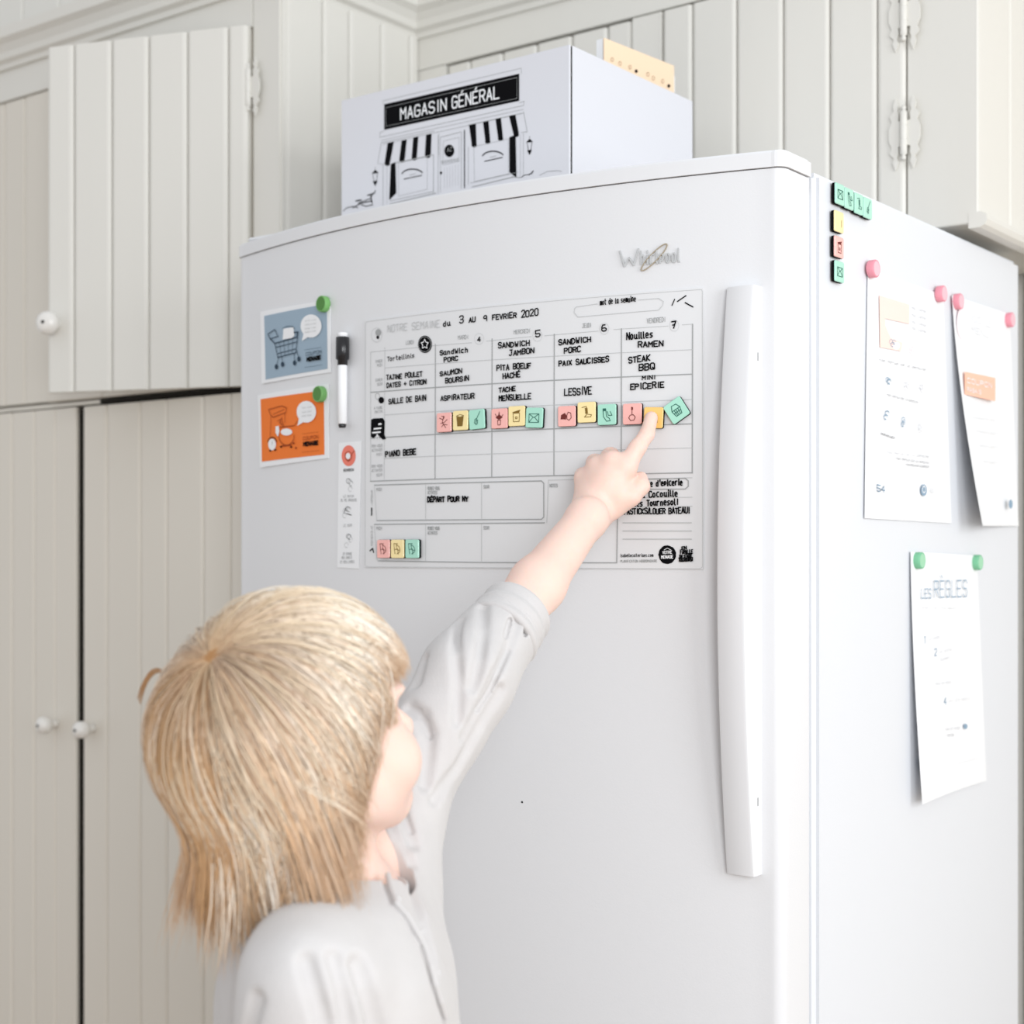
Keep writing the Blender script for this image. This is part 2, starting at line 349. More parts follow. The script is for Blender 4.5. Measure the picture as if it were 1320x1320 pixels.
# ------------------------------------------------------------------ cupboard above the fridge
oc = empty('over_fridge_cabinet', (XR, YB, 1.694), 'built-in plank-door cupboard on the wall above and behind the fridge', 'cupboard')
ZB = 1.6945
sub(oc, box('carcass', (XS + .002, YB + .022, ZB), (XR - .0125, .855, ZC), PAINTB))
ye = [YB + .001, YB + .115, YB + .235, YB + .352]
for a, b in zip(ye, ye[1:] + []): sub(oc, plank((XR - .012, 0), (0, 1, 0), a, b, ZB + .012, 2.75, .012, .004, PAINTB))
sub(oc, box('carcass_top', (XR - .20, YB + .024, ZC + .056), (XR - .0125, .80, 2.75), PAINTB))
sub(oc, box('plank_frieze', (XS + .002, YB + .022, ZC + .056), (XR - .2, YB + .05, 2.75), PAINTB))
# rounded bottom lip under the side
n_ = 8; pr = [(0, .016)] + [(.010 * math.cos(math.pi * i / n_ - math.pi / 2) , .008 - .008 * math.cos(math.pi * i / n_)) for i in range(n_ + 1)]
o = profile('bottom_moulding', (XR - .002, YB, ZB - .006), (0, 1, 0), .38, [(-.01, 0), (.004, 0), (.010, .003), (.013, .009), (.011, .016), (.006, .019), (-.01, .019)], PAINTB); sub(oc, o)
xa = X_of(PB, [575], 100)[0]; xb, xm, xh = X_of(PB, [812, 854, 1168], 100)
sub(oc, box('top_rail', (XS + .002, YB, ZT + .004), (XR - .0005, YB + .022, ZC - .004), PAINTB, .001))
sub(oc, box('stile', (XS + .002, YB + .001, ZB), (xa - .002, YB + .022, ZT + .003), PAINTB))
sub(oc, box('stile', (xb + .002, YB + .001, ZB), (xm - .002, YB + .022, ZT + .003), PAINTB, .002))
sub(oc, box('stile', (xh + .001, YB + .0005, ZB), (XR - .0005, YB + .022, ZT + .003), PAINTB, .0015))
for e in ((575, 604, 646, 690, 735, 781, 812), (855, 893, 950, 1010, 1070, 1131, 1168)):
    e = X_of(PB, e, 60); d = sub(oc, empty('door', (e[0], YB, ZB + .02)))
    f = 0 if e[0] < -.5 else 1; yo = YB + (.014 if f == 0 else .008)
    for a, b in zip(e, e[1:]): sub(d, plank((0, yo), (1, 0, 0), a, b, ZB + .004, ZT, .011, .0055, PAINTB))
    sub(d, box('door_backing', (e[0] + .002, yo + .0005, ZB + .006), (e[-1] - .002, yo + .007, ZT - .002), PAINTB))
    if f:
        for py in (173, 20): z = PB.uv(1168, py)[1]; hinge(d, (xh, YB - .004, z), (1, 0, 0), (0, -1, 0), .066)
# ------------------------------------------------------------------ fridge
ZD = 1.669
fr = empty('refrigerator', (-DW / 2, .3, 0), 'tall white refrigerator with a gently bowed door and long vertical handle', 'refrigerator')
o = sub(fr, box('body', (-DW + .004, .072, .02), (0, .682, 1.680), FRIDGEB, .006, 3)); 
o = sub(fr, box('gasket', (-DW + .012, .0555, .10), (-.010, .0725, 1.66), GASKET))
def outline(grow=0, r=.013):
    P = [(-DW - grow, .055 + grow * 0)]
    nA = 40; x0 = -DW - grow; x1 = grow
    R0 = [(x0 + r - r * math.sin(t), .0) for t in ()]
    yl = lambda x: doorY(max(-DW, min(0, x))) - grow
    for i in range(7):
        t = math.pi / 2 * i / 6; P.append((x0 + r * (1 - math.sin(t)), yl(x0 + r) + r * (1 - math.cos(t)) ) ) if 0 else None
    left = [(x0 + r * (1 - math.cos(t)), yl(x0 + r) + r * (1 - math.sin(t))) for t in [math.pi / 2 * i / 6 for i in range(7)]]
    mid = [(x0 + r + (x1 - x0 - 2 * r) * i / nA,) for i in range(1, nA)]; mid = [(m_[0], yl(m_[0])) for m_ in mid]
    right = [(x1 - r * (1 - math.cos(t)), yl(x1 - r) + r * (1 - math.sin(t))) for t in [math.pi / 2 * (6 - i) / 6 for i in range(7)]]
    return P + left + mid + right + [(x1, .055)]
dr = sub(fr, extrude('door', outline(), .10, ZD, FRIDGE)); dr['label'] = 'bowed front door panel'
me = dr.data
for p in me.polygons: p.use_smooth = abs(p.normal.z) < .5
try: me.set_sharp_from_angle(angle=math.radians(40))
except Exception: pass
cp = sub(fr, extrude('door_cap', outline(.0022), ZD + .001, 1.6866, PLASTIC)); bm = bmesh.new(); bm.from_mesh(cp.data)
bmesh.ops.bevel(bm, geom=[e for e in bm.edges if e.verts[0].co.z > 1.68 and e.verts[1].co.z > 1.68], offset=.0025, segments=2, affect='EDGES'); bm.to_mesh(cp.data); bm.free()
sub(fr, box('hinge_cover', (-DW + .02, -.005, 1.6870), (-DW + .07, .06, 1.6925), PLASTIC, .002, 2))
sub(fr, box('kickplate', (-DW + .02, .03, .02), (-.02, .07, .095), PLASTIC))
# handle: bowed plate plus the wall that joins it to the door
zt, zb_ = 1.5545, .9815; XA, XB = -.0520, -.0205
nz = 44
def bow(t): return .0075 + .0195 * math.sin(math.pi * t) ** .9
V = []; Fc = []
sec_n = 0
for j in range(nz + 1):
    t = j / nz; z = zb_ + (zt - zb_) * t; b = bow(t); yb = doorY(XA); y = yb - b
    S_ = [(XA, y + .004), (XA + .0015, y + .001), (XA + .004, y), (XB - .0035, y), (XB - .0010, y + .0012), (XB, y + .004), (XB, doorY(XB) + .001), (XB - .006, doorY(XB - .006) + .001), (XB - .006, y + .0055), (XA, y + .0055)]
    sec_n = len(S_); V += [(a, c, z) for a, c in S_]
for j in range(nz):
    for i in range(sec_n): Fc.append((j * sec_n + i, j * sec_n + (i + 1) % sec_n, (j + 1) * sec_n + (i + 1) % sec_n, (j + 1) * sec_n + i))
Fc.append(tuple(range(sec_n))[::-1]); Fc.append(tuple(range(nz * sec_n, (nz + 1) * sec_n)))
hd = mesh('handle', V, Fc, None, PLASTIC); bm = bmesh.new(); bm.from_mesh(hd.data); bmesh.ops.recalc_face_normals(bm, faces=bm.faces); bm.to_mesh(hd.data); bm.free()
for p in hd.data.polygons: p.use_smooth = True
try: hd.data.set_sharp_from_angle(angle=math.radians(35))
except Exception: pass
sub(fr, hd); hd['label'] = 'long bowed vertical handle'
for z0, z1 in ((zb_, zb_ + .030), (zt - .030, zt)):
    V = [(x, y, z) for z in (z0 + .0005, z1) for x, y in ((XA + .001, doorY(XA) + .001), (XB - .006, doorY(XB - .006) + .001), (XB - .006, doorY(XA) - .003), (XA + .001, doorY(XA) - .003))]
    sub(fr, mesh('handle_foot', V, [(3, 2, 1, 0), (4, 5, 6, 7), (0, 1, 5, 4), (1, 2, 6, 5), (2, 3, 7, 6), (3, 0, 4, 7)], None, PLASTIC))
for py in (458, 1036):
    z = 1.3 + (706 - py) / FPX * 1.45; 
    sub(fr, box('screw_mark', (XB - .0002, doorY(XB) - .009, z - .004), (XB + .0004, doorY(XB) - .0075, z + .004), GREY))
k = DOOR.uv(673, 1034); q = DOOR.P(k[0], k[1], 0); nn = DOOR.N(k[0]); o = sub(fr, lathe('paint_chip', [(.0012, 0), (.001, .0004)], nn, q, INK, 8))
# maker's badge: raised lettering crossed by a swoosh ring
CHROME = mat('badge_chrome', (.60, .61, .61), .3, .5, metal=.35); BEIGE = mat('badge_ring', (.45, .38, .28), .35, .5, metal=.4)
bd = Ink(DOOR, .0016)
for d_, mi in ((0, 0),):
    bd.text('W', (800, 344), (825, 341), 20, .0016); bd.text('hirlpool', (827, 341), (878, 337.5), 17, .0013)
    for i in range(28):
        a0, a1 = (2 * math.pi * q_ / 28 for q_ in (i, i + 1)); f_ = lambda a: (844 + 20.5 * math.cos(a) * .80 - 5 * math.sin(a) * .6, 332 - 20.5 * math.cos(a) * .82 - 5 * math.sin(a) * .8)
        bd.line([f_(a0), f_(a1)], .0010, 1)
o = bd.build('badge', fr, [CHROME, BEIGE]); o['label'] = 'silver brand badge crossed by a thin ring'
sm = o.modifiers.new('thick', 'SOLIDIFY'); sm.thickness = .0012; sm.offset = 0
# ------------------------------------------------------------------ things on the fridge door
PAPER = mat('paper_white', (.86, .87, .885), .7, .25)
BOARDM = mat('dry_erase_film', (.745, .75, .76), .32, .45)
BLUEC = mat('card_blue', hexc(156, 176, 192), .7, .2); ORNG = mat('card_orange', hexc(240, 126, 54), .7, .2)
TEALI = mat('cart_ink', hexc(48, 66, 82), .7, .2); BRNI = mat('brown_ink', hexc(150, 62, 22), .7, .2)
def E_(name, S, px, py, label, cat, group=None):
    k = S.uv(px, py); p = S.P(k[0], k[1]); return empty(name, p, label, cat, group)
bd = E_('planner_board', DOOR, 690, 560, 'large white weekly planner sheet with handwritten meals on the fridge door', 'planner')
o = patch('sheet', DOOR, [(471.5, 413.5), (907, 371), (907, 734), (470.5, 731.5)], BOARDM, .0004, .0009, 30, 6); sub(bd, o)
MI = [GREY, LGREY, INK]
g = Ink(DOOR, .0016); W = .0011; T = .0006
g.line([(472.5, 417), (474, 415), (905, 373.5), (906, 376), (906, 731), (903, 733), (474, 730.5), (472, 728)], .0005, 1, closed=True)
# main grid.  columns at row y: left edge .. right edge
def L(pts, w=T, c=1): g.line(pts, w, c)
cols = [(497.5, 448, 620), (562.5, 444, 618), (635.5, 437, 615), (715.5, 431, 613), (802, 424, 611), (893.5, 418, 610)]
L([(479, 454), (479, 621)]); L([(479, 454), (541, 448)]); L([(557, 446), (609, 442)]); L([(628, 440), (686, 434)]); L([(703, 433), (772, 427)]); L([(792, 425), (862, 420.5)]); L([(880, 419), (893.5, 418)])
for i, (x, a, b) in enumerate(cols): L([(x, a), (x - (.5 if i else 1), b)], W if i else T, 0 if i else 1)
rows = [(475, 469, 462.5, 456, 450), (504, 498, 493, 487, 482), (536, 530.5, 525, 520, 515), (565, 560, 555.5, 551, 547), (593, 587, 583.5, 580, 577)]
def rowline(yl, yr, w, c, x0=497.5): L([(x0, yl), (893, yr)], w, c)
for yl, yr, w, c in ((474.5, 451, T, 1), (506, 482.5, W, 0), (535, 515, T, 1), (565, 546.5, W, 0), (591, 577.5, T, 1), (620.5, 609.5, W, 0)): rowline(yl, yr, w, c, 479 if w == W else 497.5)
L([(484, 625.5), (699, 620), (702, 623), (702, 666.5), (699, 669.5), (487, 671)], W, 0); L([(484, 625.5), (487, 671)], T, 1); L([(550, 624), (550, 670)]); L([(622, 622), (622, 670)])
L([(484, 676), (703, 674)], W, 0); L([(484, 676), (487, 720), (489, 723)]); L([(489, 723), (620, 725), (796, 725.5)], W, 0); L([(550, 675.5), (550, 724)]); L([(622, 675), (622, 725)])
L([(708, 619), (706, 674)]); L([(708, 619), (893, 616)], T, 1); L([(797, 660), (796, 725.5)], W, 0)
for y in (641, 652.5): L([(800, y + 1), (893, y)])
for y in (674, 684.5, 695): L([(804, y), (892, y)], W, 1)
L([(800, 619), (884, 616.5), (888, 620), (888, 627), (884, 630.5), (800, 631)], W, 0)
L([(744, 396), (771, 392)]); L([(824, 387), (850, 385)]); L([(850, 385), (856, 389), (855, 394), (850, 400), (746, 409), (741, 403), (742, 398), (744, 396)])
for c_, n_ in (((549, 444), 8), ((619, 437), 6), ((694, 433), 6), ((780, 424), 6), ((870, 420), 6)): g.ring(c_, n_, n_ * 1.2, .0003, 1)
# printed words
def PT(t, p0, p1, h, w=.0005, c=0): g.text(t, p0, p1, h, w, c)
for dx, dy in ((0, 0), (1.1, -.8)): PT('NOTRE SEMAINE', (501 + dx, 429 + dy), (568 + dx, 422.5 + dy), 9, .0004, 1)
PT('LUNDI', (525, 444.5), (535, 443.5), 5); PT('MARDI', (592, 438), (605, 437), 5); PT('MERCREDI', (664, 431), (684.5, 429), 5); PT('JEUDI', (752, 423), (763, 422), 5.5); PT('VENDREDI', (835, 417), (858.5, 415), 6)
for t, x, y in (('DINER', 485, 468), ('MIDI', 487, 473), ('DINER', 485, 492), ('SOIR', 487, 497.5), ('A FAIRE', 483, 528), ('MATIN', 484, 533), ('RDV-VOUS', 480, 577), ('ACTIVITES', 480, 582.5), ('MIDI', 486, 588), ('RDV-VOUS', 480, 603), ('ACTIVITES', 480, 608.5), ('SOIR', 486, 614.5)):
    PT(t, (x + 1, y), (494.5, y - 1), 3.4, .0004)
for t, x0, x1, y in (('MIDI', 487, 494, 633), ('RENDEZ-VOUS', 553, 568, 631.5), ('ACTIVITES', 553, 565, 637), ('SOIR', 625, 632, 629.5), ('MIDI', 487, 494, 683), ('RENDEZ-VOUS', 553, 568, 683), ('ACTIVITES', 553, 565, 689), ('SOIR', 625, 632, 682.5), ('NOTES', 710, 720, 628)):
    PT(t, (x0, y), (x1, y), 4, .0005)
for i, t in enumerate('SAMEDI'): PT(t, (480, 635 + i * 3.3), (482, 635 + i * 3.3), 2.8, .0004)
for i, t in enumerate('DIMANCHE'): PT(t, (480, 681 + i * 3.2), (482, 681 + i * 3.2), 2.7, .0004)
PT('isabellecoiteriaes.com', (801, 718), (843, 717.5), 4, .0005, 2); PT('PLANIFICATION HEBDOMADAIRE', (801, 725), (848, 724.5), 3, .0004)
gr = g.build('printed_grid', bd, MI)
def one(name, S, off, par, mats, fn, label=None):
    q_ = Ink(S, off); fn(q_); o = q_.build(name, par, mats)
    if label: o['label'] = label
    return o
one('star_disc', DOOR, .0019, bd, MI, lambda k: k.ell((549.2, 444), 8.9, 11.2, 2, 26), 'black printed disc')
one('logo_disc', DOOR, .0019, bd, MI, lambda k: k.ell((861, 715), 11.3, 12, 2, 34, rag=.03), 'black printed logo disc')
one('machine_print', DOOR, .0019, bd, MI, lambda k: k.poly([(480, 541), (483, 539.5), (495, 539), (497.5, 543), (497, 560), (499, 566), (495, 567), (488, 560), (483, 565), (479.5, 563)], 2), 'black printed figure')
one('bulb_print', DOOR, .0019, bd, MI, lambda k: (k.ell((489, 429), 3.5, 4.5, 0, 12), k.ring((487, 432), 7, 9, .0004, 1)))
one('bulb_print', DOOR, .0019, bd, MI, lambda k: k.ell((488.5, 435), 1.8, 2.3, 2, 10))
one('face_print', DOOR, .0019, bd, MI, lambda k: k.ell((493, 516), 3.6, 4.2, 2, 14))
one('face_print', DOOR, .0018, bd, MI, lambda k: k.ring((488, 511), 2.8, 4, .0006, 0, 12))
one('arrow_print', DOOR, .0019, bd, MI, lambda k: k.line([(480.5, 655), (480.5, 664)], .0018, 2))
one('arrow_print', DOOR, .0019, bd, MI, lambda k: k.line([(478.5, 710), (482, 707), (483, 712)], .0015, 2))
for (x, y), (x2, y2), w_ in (((867, 394), (870.5, 386), .0010), ((874, 389), (885, 381.5), .0012), ((884, 390.5), (894, 396), .0012)): one('tick_print', DOOR, .0019, bd, MI, lambda k: k.line([(x, y), (x2, y2)], w_, 2))
st = []
for i in range(10):
    r_ = 1 if i % 2 == 0 else .55; st.append((549.2 + 4.9 * r_ * math.sin(math.pi * i / 5), 444 - 6.2 * r_ * math.cos(math.pi * i / 5)))
one('star_print', DOOR, .0022, bd, [PAPER], lambda k: k.line(st, .0009, 0, closed=True), 'white star outline')
for pts_, w_ in (([(484, 553), (493, 552)], .0018), ([(482, 558), (492, 557)], .0018), ([(490, 547), (493, 546.5)], .002), ([(486, 567), (488, 560), (490, 566)], .0012)): one('white_print', DOOR, .0022, bd, [PAPER], lambda k: k.line(pts_, w_, 0))
one('logo_lettering', DOOR, .0022, bd, [PAPER], lambda k: (k.text('VOTRE', (855, 714), (867, 713.5), 3.5, .0005, 0), k.text('MENAGE', (853.5, 720), (868.5, 719.5), 3.8, .0006, 0), k.line([(857, 709), (861, 706.5), (866, 709)], .0005, 0)))
# handwriting
h = Ink(DOOR, .0020); HW = .0013
def HT(t, p0, p1, hh, w=HW, j=.10): h.text(t, p0, p1, hh, w, 0, j)
HT('du', (573, 421), (582, 419), 6); HT('3', (594, 417), (599, 416), 8.5); HT('AU', (606, 416), (614, 415), 6); HT('9', (625, 415), (629, 414), 7.5); HT('FEVRIER', (636, 412.5), (667, 409.5), 6.5); HT('2020', (673.5, 409.5), (695, 406.5), 8.5)
HT('4', (617, 441), (621, 440.5), 6, .0011); HT('5', (691.5, 435), (697.5, 434), 8); HT('6', (777, 427.5), (783, 427), 7.5); HT('7', (866.5, 424), (872, 423), 8)
HT('Tortellinis', (501, 466), (536, 461), 5.5, .0009)
HT('Sandwich', (569, 458), (605, 454), 6); HT('PORC', (574, 467), (592, 464.5), 5.5)
HT('TAJINE POULET', (500, 490), (546, 485), 6); HT('DATES + CITRON', (500.5, 500), (551, 495), 5.5)
HT('SAUMON', (569, 485), (597, 481), 5.5); HT('BOURSIN', (576, 494), (606, 490.5), 6)
HT('SALLE DE BAIN', (503, 521), (551, 516), 6.5); HT('ASPIRATEUR', (570, 517), (613, 513.5), 6); HT('PIANO BEBE', (499, 589), (538, 585.5), 6.5, .0016)
HT('SANDWICH', (644, 449), (684, 445.5), 6.5); HT('JAMBON', (658, 459), (690, 455), 6.5); HT('PITA BOEUF', (642, 478), (686, 474.5), 6.5); HT('HACHÉ', (650, 488.5), (672, 486), 6.5)
HT('TACHE', (645, 506), (666, 504), 6); HT('MENSUELLE', (645, 517), (686, 514), 6.5)
HT('SANDWICH', (722, 445), (763, 441), 6.5); HT('PORC', (729, 456), (750, 453.5), 6.5); HT('PAIX SAUCISSES', (722, 472), (786, 466.5), 6.5); HT('LESSIVE', (729, 510), (764, 508), 9)
HT('Nouilles', (809, 438), (843, 435), 8.5); HT('RAMEN', (824, 448), (856, 446.5), 7); HT('STEAK', (812, 468.5), (839, 465), 7); HT('BBQ', (825, 478), (845, 476), 7.5); HT('MINI', (829, 490), (846, 488.5), 4.6, .0010); HT('EPICERIE', (814, 502.5), (857, 499.5), 7)
HT('DÉPART POUR NY', (553, 647), (605, 646), 6, .0017)
HT('mot de la semaine', (775, 393.5), (821, 388.5), 7, .0009)
HT('la liste d\'epicerie', (818, 628), (881, 625), 7.5, .0013)
HT('la Cocouille', (826, 641.5), (875, 639.5), 8, .0013); HT('des Tournesol!', (818, 652.5), (875, 650.5), 7.5, .0013); HT('PASTICKS/LOUER BATEAU!', (806, 663), (890, 661.5), 7, .0012)
HT('EN', (880, 709), (886, 708), 4, .001); HT('FAMILLE', (878, 714), (894, 713), 4.5, .001); HT('ON S\'AIDE', (877, 719), (893, 718), 3.6, .0009); HT('TOUJOURS!', (876, 724), (894, 723), 4.5, .001)
h.build('handwriting', bd, [INK])
# photo cards with green magnets
def card(label, quad, inner, m, ink, kind, cx):
    c = E_('photo_card', DOOR, *cx, label, 'card', None)
    sub(c, patch('card_paper', DOOR, quad, PAPER, .0005, .0008, 10, 4, curl=lambda a, b: .0008 * (1 - a) * b ** 2))
    cf = lambda a, b: .004 * (1 - a) * b ** 2
    sub(c, patch('card_picture', DOOR, inner, m, .00150, .0002, 10, 6, curl=lambda a, b: .0008 * (1 - a * .85) * (b * .9 + .05) ** 2))
    return c
blue = card('blue card with a drawn shopping cart, upper of two on the fridge door', [(336.8, 402), (426.5, 386.5), (427.5, 480), (339, 495)], [(342, 407.5), (422.5, 392), (423.5, 475.5), (344.5, 489.5)], BLUEC, TEALI, 0, (382, 440))
orange = card('orange card with a drawn mixer and bowl, lower of two on the fridge door', [(333.3, 509.7), (424.5, 495), (424.7, 590.5), (337, 603)], [(337.3, 514.7), (418.6, 503.5), (419.6, 586), (339.7, 595.2)], ORNG, BRNI, 1, (380, 550))
i_ = Ink(DOOR, .0029)
i_.ell((403.5, 420.5), 13.5, 15, 0, 26); i_.poly([(394, 430), (401, 434), (391.5, 440)], 0)
i_.poly([(368, 424), (381, 422), (382, 433), (379, 436), (367, 438)], 0)
for y in (413.5, 418.5, 423.5, 428): i_.text('bonjour a tous', (396, y + 1.5), (410, y - .5), 2, .0003, 2)
i_.line([(348, 431), (357, 425), (361, 434), (351, 437), (348, 431)], .0011, 1); i_.line([(351, 437), (357, 443), (385, 435), (386, 428), (382, 429)], .0014, 1)
i_.line([(357, 443), (361, 461), (384, 455), (387, 428)], .0013, 1); i_.line([(359, 448), (385.5, 441)], .0010, 1); i_.line([(361, 456), (384.5, 450)], .0010, 1)
for t in (.2, .4, .6, .8): i_.line([(357 + 29 * t, 443 - 8 * t), (361 + 23 * t, 461 - 6 * t)], .0007, 1)
for x, y, x1, y1 in ((362, 461, 359, 472), (366, 460, 367, 469), (382, 456, 382.5, 467), (385, 452, 388, 462)): i_.line([(x, y), (x1, y1)], .0009, 1); i_.ell((x1, y1 + 1), 2.1, 3.4, 1, 12)
i_.line([(367, 424), (372, 421), (380, 421), (382, 424)], .0007, 1)
i_.text('COUPON', (397, 459), (417, 455.5), 4, .0006, 1); i_.text('MENAGE', (398.5, 466), (416, 463), 4.5, .0017, 3)
i_.line([(395, 451.5), (417, 448)], .0003, 1); i_.line([(395, 474), (418, 470.5)], .0003, 1)
ci = i_.build('card_drawing', blue, [PAPER, TEALI, LGREY, INK])
i_ = Ink(DOOR, .0029)
i_.ell((397.5, 531), 12.5, 14, 0, 26); i_.poly([(388, 539), (395, 543.5), (386, 549)], 0)
for y in (527, 532.5, 537.5): i_.text('miam miam', (392, y), (404, y - 1.5), 2.2, .0003, 2)
i_.ell((353.5, 573), 5, 7.5, 0, 18); i_.ring((353.5, 572.5), 6, 8.5, .0012, 3, 14, 20, 160); i_.line([(353.5, 573), (354, 568)], .0006, 3)
i_.ell((372, 557), 7.5, 4.5, 0, 16); i_.poly([(358, 550), (362, 549), (363, 556), (361, 563), (358, 558)], 0)
i_.line([(350, 531), (349, 528), (366, 523.5), (372, 526), (371, 532), (355, 538), (352, 536), (350, 531)], .0010, 1); i_.line([(352, 536), (351, 563)], .0008, 1); i_.line([(370, 532), (370, 545)], .0008, 1)
i_.line([(355, 534), (369, 528)], .0007, 1); i_.ring((372, 561), 10, 13, .0011, 1, 20, 180, 360); i_.line([(363, 551), (381, 549)], .0011, 1); i_.line([(382, 549), (386, 543)], .0009, 1)
i_.line([(366, 538), (363, 545), (368, 549), (366, 540)], .0009, 1); i_.line([(366, 575), (378, 574)], .0016, 1); i_.line([(360, 543), (364, 541), (365, 548)], .0008, 1)
for x, y in ((365, 576), (378, 576.5), (381, 571.5), (384, 577.5), (351, 581), (357.5, 580)): i_.ell((x, y), 1.3, 1.4, 3 if x < 379 else 1, 8)
i_.text('COUPON', (393.5, 567.5), (413, 565), 4, .0006, 1); i_.text('MENAGE', (394, 575), (412.5, 573), 4.5, .0017, 3); i_.line([(392, 559.5), (413, 557)], .0003, 1); i_.line([(392, 583), (414, 581)], .0003, 1)
i_.build('card_drawing', orange, [PAPER, BRNI, LGREY, INK])
# round magnets
def disc(S, px, py, r, t, col, cap, label, group, off=.0015):
    k = S.uv(px, py); p = S.P(k[0], k[1], off); n = S.N(k[0])
    e = empty('round_magnet', p, label, 'magnet', group)
    sub(e, lathe('magnet_body', [(r * .96, 0), (r, .0008), (r, t - .0015), (r * .95, t - .0004), (r * .86, t), (r * .84, t - .0005)], n, p, col, 28))
    if cap: sub(e, lathe('magnet_face', [(r * .83, 0), (r * .82, .0004)], n, p + n * (t - .0006), cap, 24))
    return e
GRN = mat('magnet_green', hexc(120, 178, 105), .45, .4); GRNF = mat('magnet_green_face', hexc(78, 132, 58), .5, .4)
PNK = mat('magnet_pink', hexc(232, 150, 165), .5, .4); PNKF = mat('magnet_pink_face', hexc(240, 190, 200), .5, .3); GRL = mat('magnet_mint', hexc(122, 190, 150), .5, .4); GRLF = mat('magnet_mint_face', hexc(160, 212, 178), .5, .3)
disc(DOOR, 421, 392.5, .0096, .0080, GRN, GRNF, 'green round magnet on the corner of the blue card', 'green round magnets on the fridge door', .0012)
disc(DOOR, 416.5, 508.5, .0096, .0080, GRN, GRNF, 'green round magnet on the corner of the orange card', 'green round magnets on the fridge door', .0012)
# marker
a = DOOR.uv(449, 430); b = DOOR.uv(448.5, 552); p0 = DOOR.P(a[0], a[1], .0085); p1 = DOOR.P(b[0], b[1], .0085); ax = (p1 - p0).normalized(); Lm = (p1 - p0).length
mk = empty('dry_erase_marker', p0.lerp(p1, .5), 'white dry-erase marker with a black cap held upright left of the planner', 'marker')
sub(mk, lathe('barrel', [(.0045, .30 * Lm), (.0055, .31 * Lm), (.0055, .955 * Lm), (.0048, .96 * Lm)], ax, p0, PAPER, 20))
o = sub(mk, lathe('cap', [(.0068, .045 * Lm), (.0078, .05 * Lm), (.0078, .275 * Lm), (.0058, .29 * Lm), (.0058, .34 * Lm), (.0052, .345 * Lm)], ax, p0, mat('marker_black', (.012, .012, .014), .25, .5), 20)); o['label'] = 'black cap'
o = sub(mk, lathe('end_plug', [(.0044, .955 * Lm), (.0044, .985 * Lm), (.0036, Lm)], ax, p0, MATS['marker_black'], 16)); o['label'] = 'black end plug'
sub(mk, lathe('eraser', [(.0055, .0), (.0060, .006 * Lm), (.0060, .046 * Lm)], ax, p0, PAPER, 18))
# narrow drawing strip
stp = E_('sticker_strip', DOOR, 450, 652, 'narrow white strip of small drawings with a coral oval, left of the planner', 'sticker strip')
CORAL = mat('coral', hexc(236, 130, 112), .6, .2)
sub(stp, patch('strip_paper', DOOR, [(437.5, 571), (466.5, 568.5), (463, 733), (435.5, 731.5)], PAPER, .0004, .0005, 4, 8))
i_ = Ink(DOOR, .0013)
i_.ell((450.5, 587.5), 9, 13.5, 0, 26); 
i_.text('BONBON', (444, 608), (457, 607), 3.2, .0005, 3)
for cx_, cy_, s_ in ((450, 626, 1), (449, 662, 1), (449, 697, 1)):
    for q in range(5): a_ = random.uniform(0, 6.3); i_.ring((cx_ + 4 * math.cos(a_), cy_ + 6 * math.sin(a_)), 2.5, 3.2, .0004, 2 if q else 3, 9, 0, 300)
i_.line([(445, 660), (447, 655)], .0009, 3); i_.line([(448, 662), (454, 664)], .0009, 3)
for t, x0, x1, y in (('LE MATIN', 444, 457, 641.5), ('JE ME BROSSE', 440, 461, 646.5), ('LE SOIR', 444, 455, 679), ('JE RANGE', 443, 455, 715.5), ('MES JOUETS', 442, 455, 720.5), ('ET MES LIVRES', 440, 458, 726)): i_.text(t, (x0, y), (x1, y - .5), 3, .0004, 2)
i_.build('strip_drawing', stp, [CORAL, PAPER, GREY, INK])
i_ = Ink(DOOR, .0016); i_.ell((450, 588), 3, 4, 0, 12); i_.line([(446, 585), (450, 595), (455, 585), (458, 581)], .0008, 1); i_.ring((450.5, 588), 4.3, 6, .0007, 1); i_.build('oval_drawing', stp, [PAPER, BRNI])
# ------------------------------------------------------------------ small square magnets
def rounded(bx, by, t, r, seg=3):
    P = []
    for sx, sy, a0 in ((1, 1, 0), (-1, 1, 90), (-1, -1, 180), (1, -1, 270)):
        for i in range(seg + 1):
            a = math.radians(a0 + 90 * i / seg); P.append((sx * (bx - r) + r * math.cos(a), sy * (by - r) + r * math.sin(a)))
    return P
def slab(name, S, c, P, o0, o1, rot, m, ch=0):
    n = S.N(c[0]); t = S.T(c[0]); z = Vector((0, 0, 1)); O = S.P(c[0], c[1]); ca, sa = math.cos(rot), math.sin(rot); V = []
    rings = [(o0, 1), (o1 - ch, 1), (o1, 1 - ch / .010)] if ch else [(o0, 1), (o1, 1)]
    for off, k in rings:
        for x, y in P: x, y = x * k, y * k; V.append(O + t * (x * ca - y * sa) + z * (x * sa + y * ca) + n * off)
    kk = len(P); Fc = [tuple(range(kk))[::-1], tuple(range((len(rings) - 1) * kk, len(rings) * kk))]
    for j in range(len(rings) - 1): Fc += [(j * kk + i, j * kk + (i + 1) % kk, (j + 1) * kk + (i + 1) % kk, (j + 1) * kk + i) for i in range(kk)]
    return mesh(name, V, Fc, None, m)
BW_ = None
TP = mat('tile_pink', hexc(250, 186, 178), .4, .5, coat=.6); TY = mat('tile_yellow', hexc(253, 232, 170), .4, .5, coat=.6); TG = mat('tile_green', hexc(170, 226, 205), .4, .5, coat=.6); TO = mat('tile_orange', hexc(252, 206, 120), .4, .5, coat=.6)
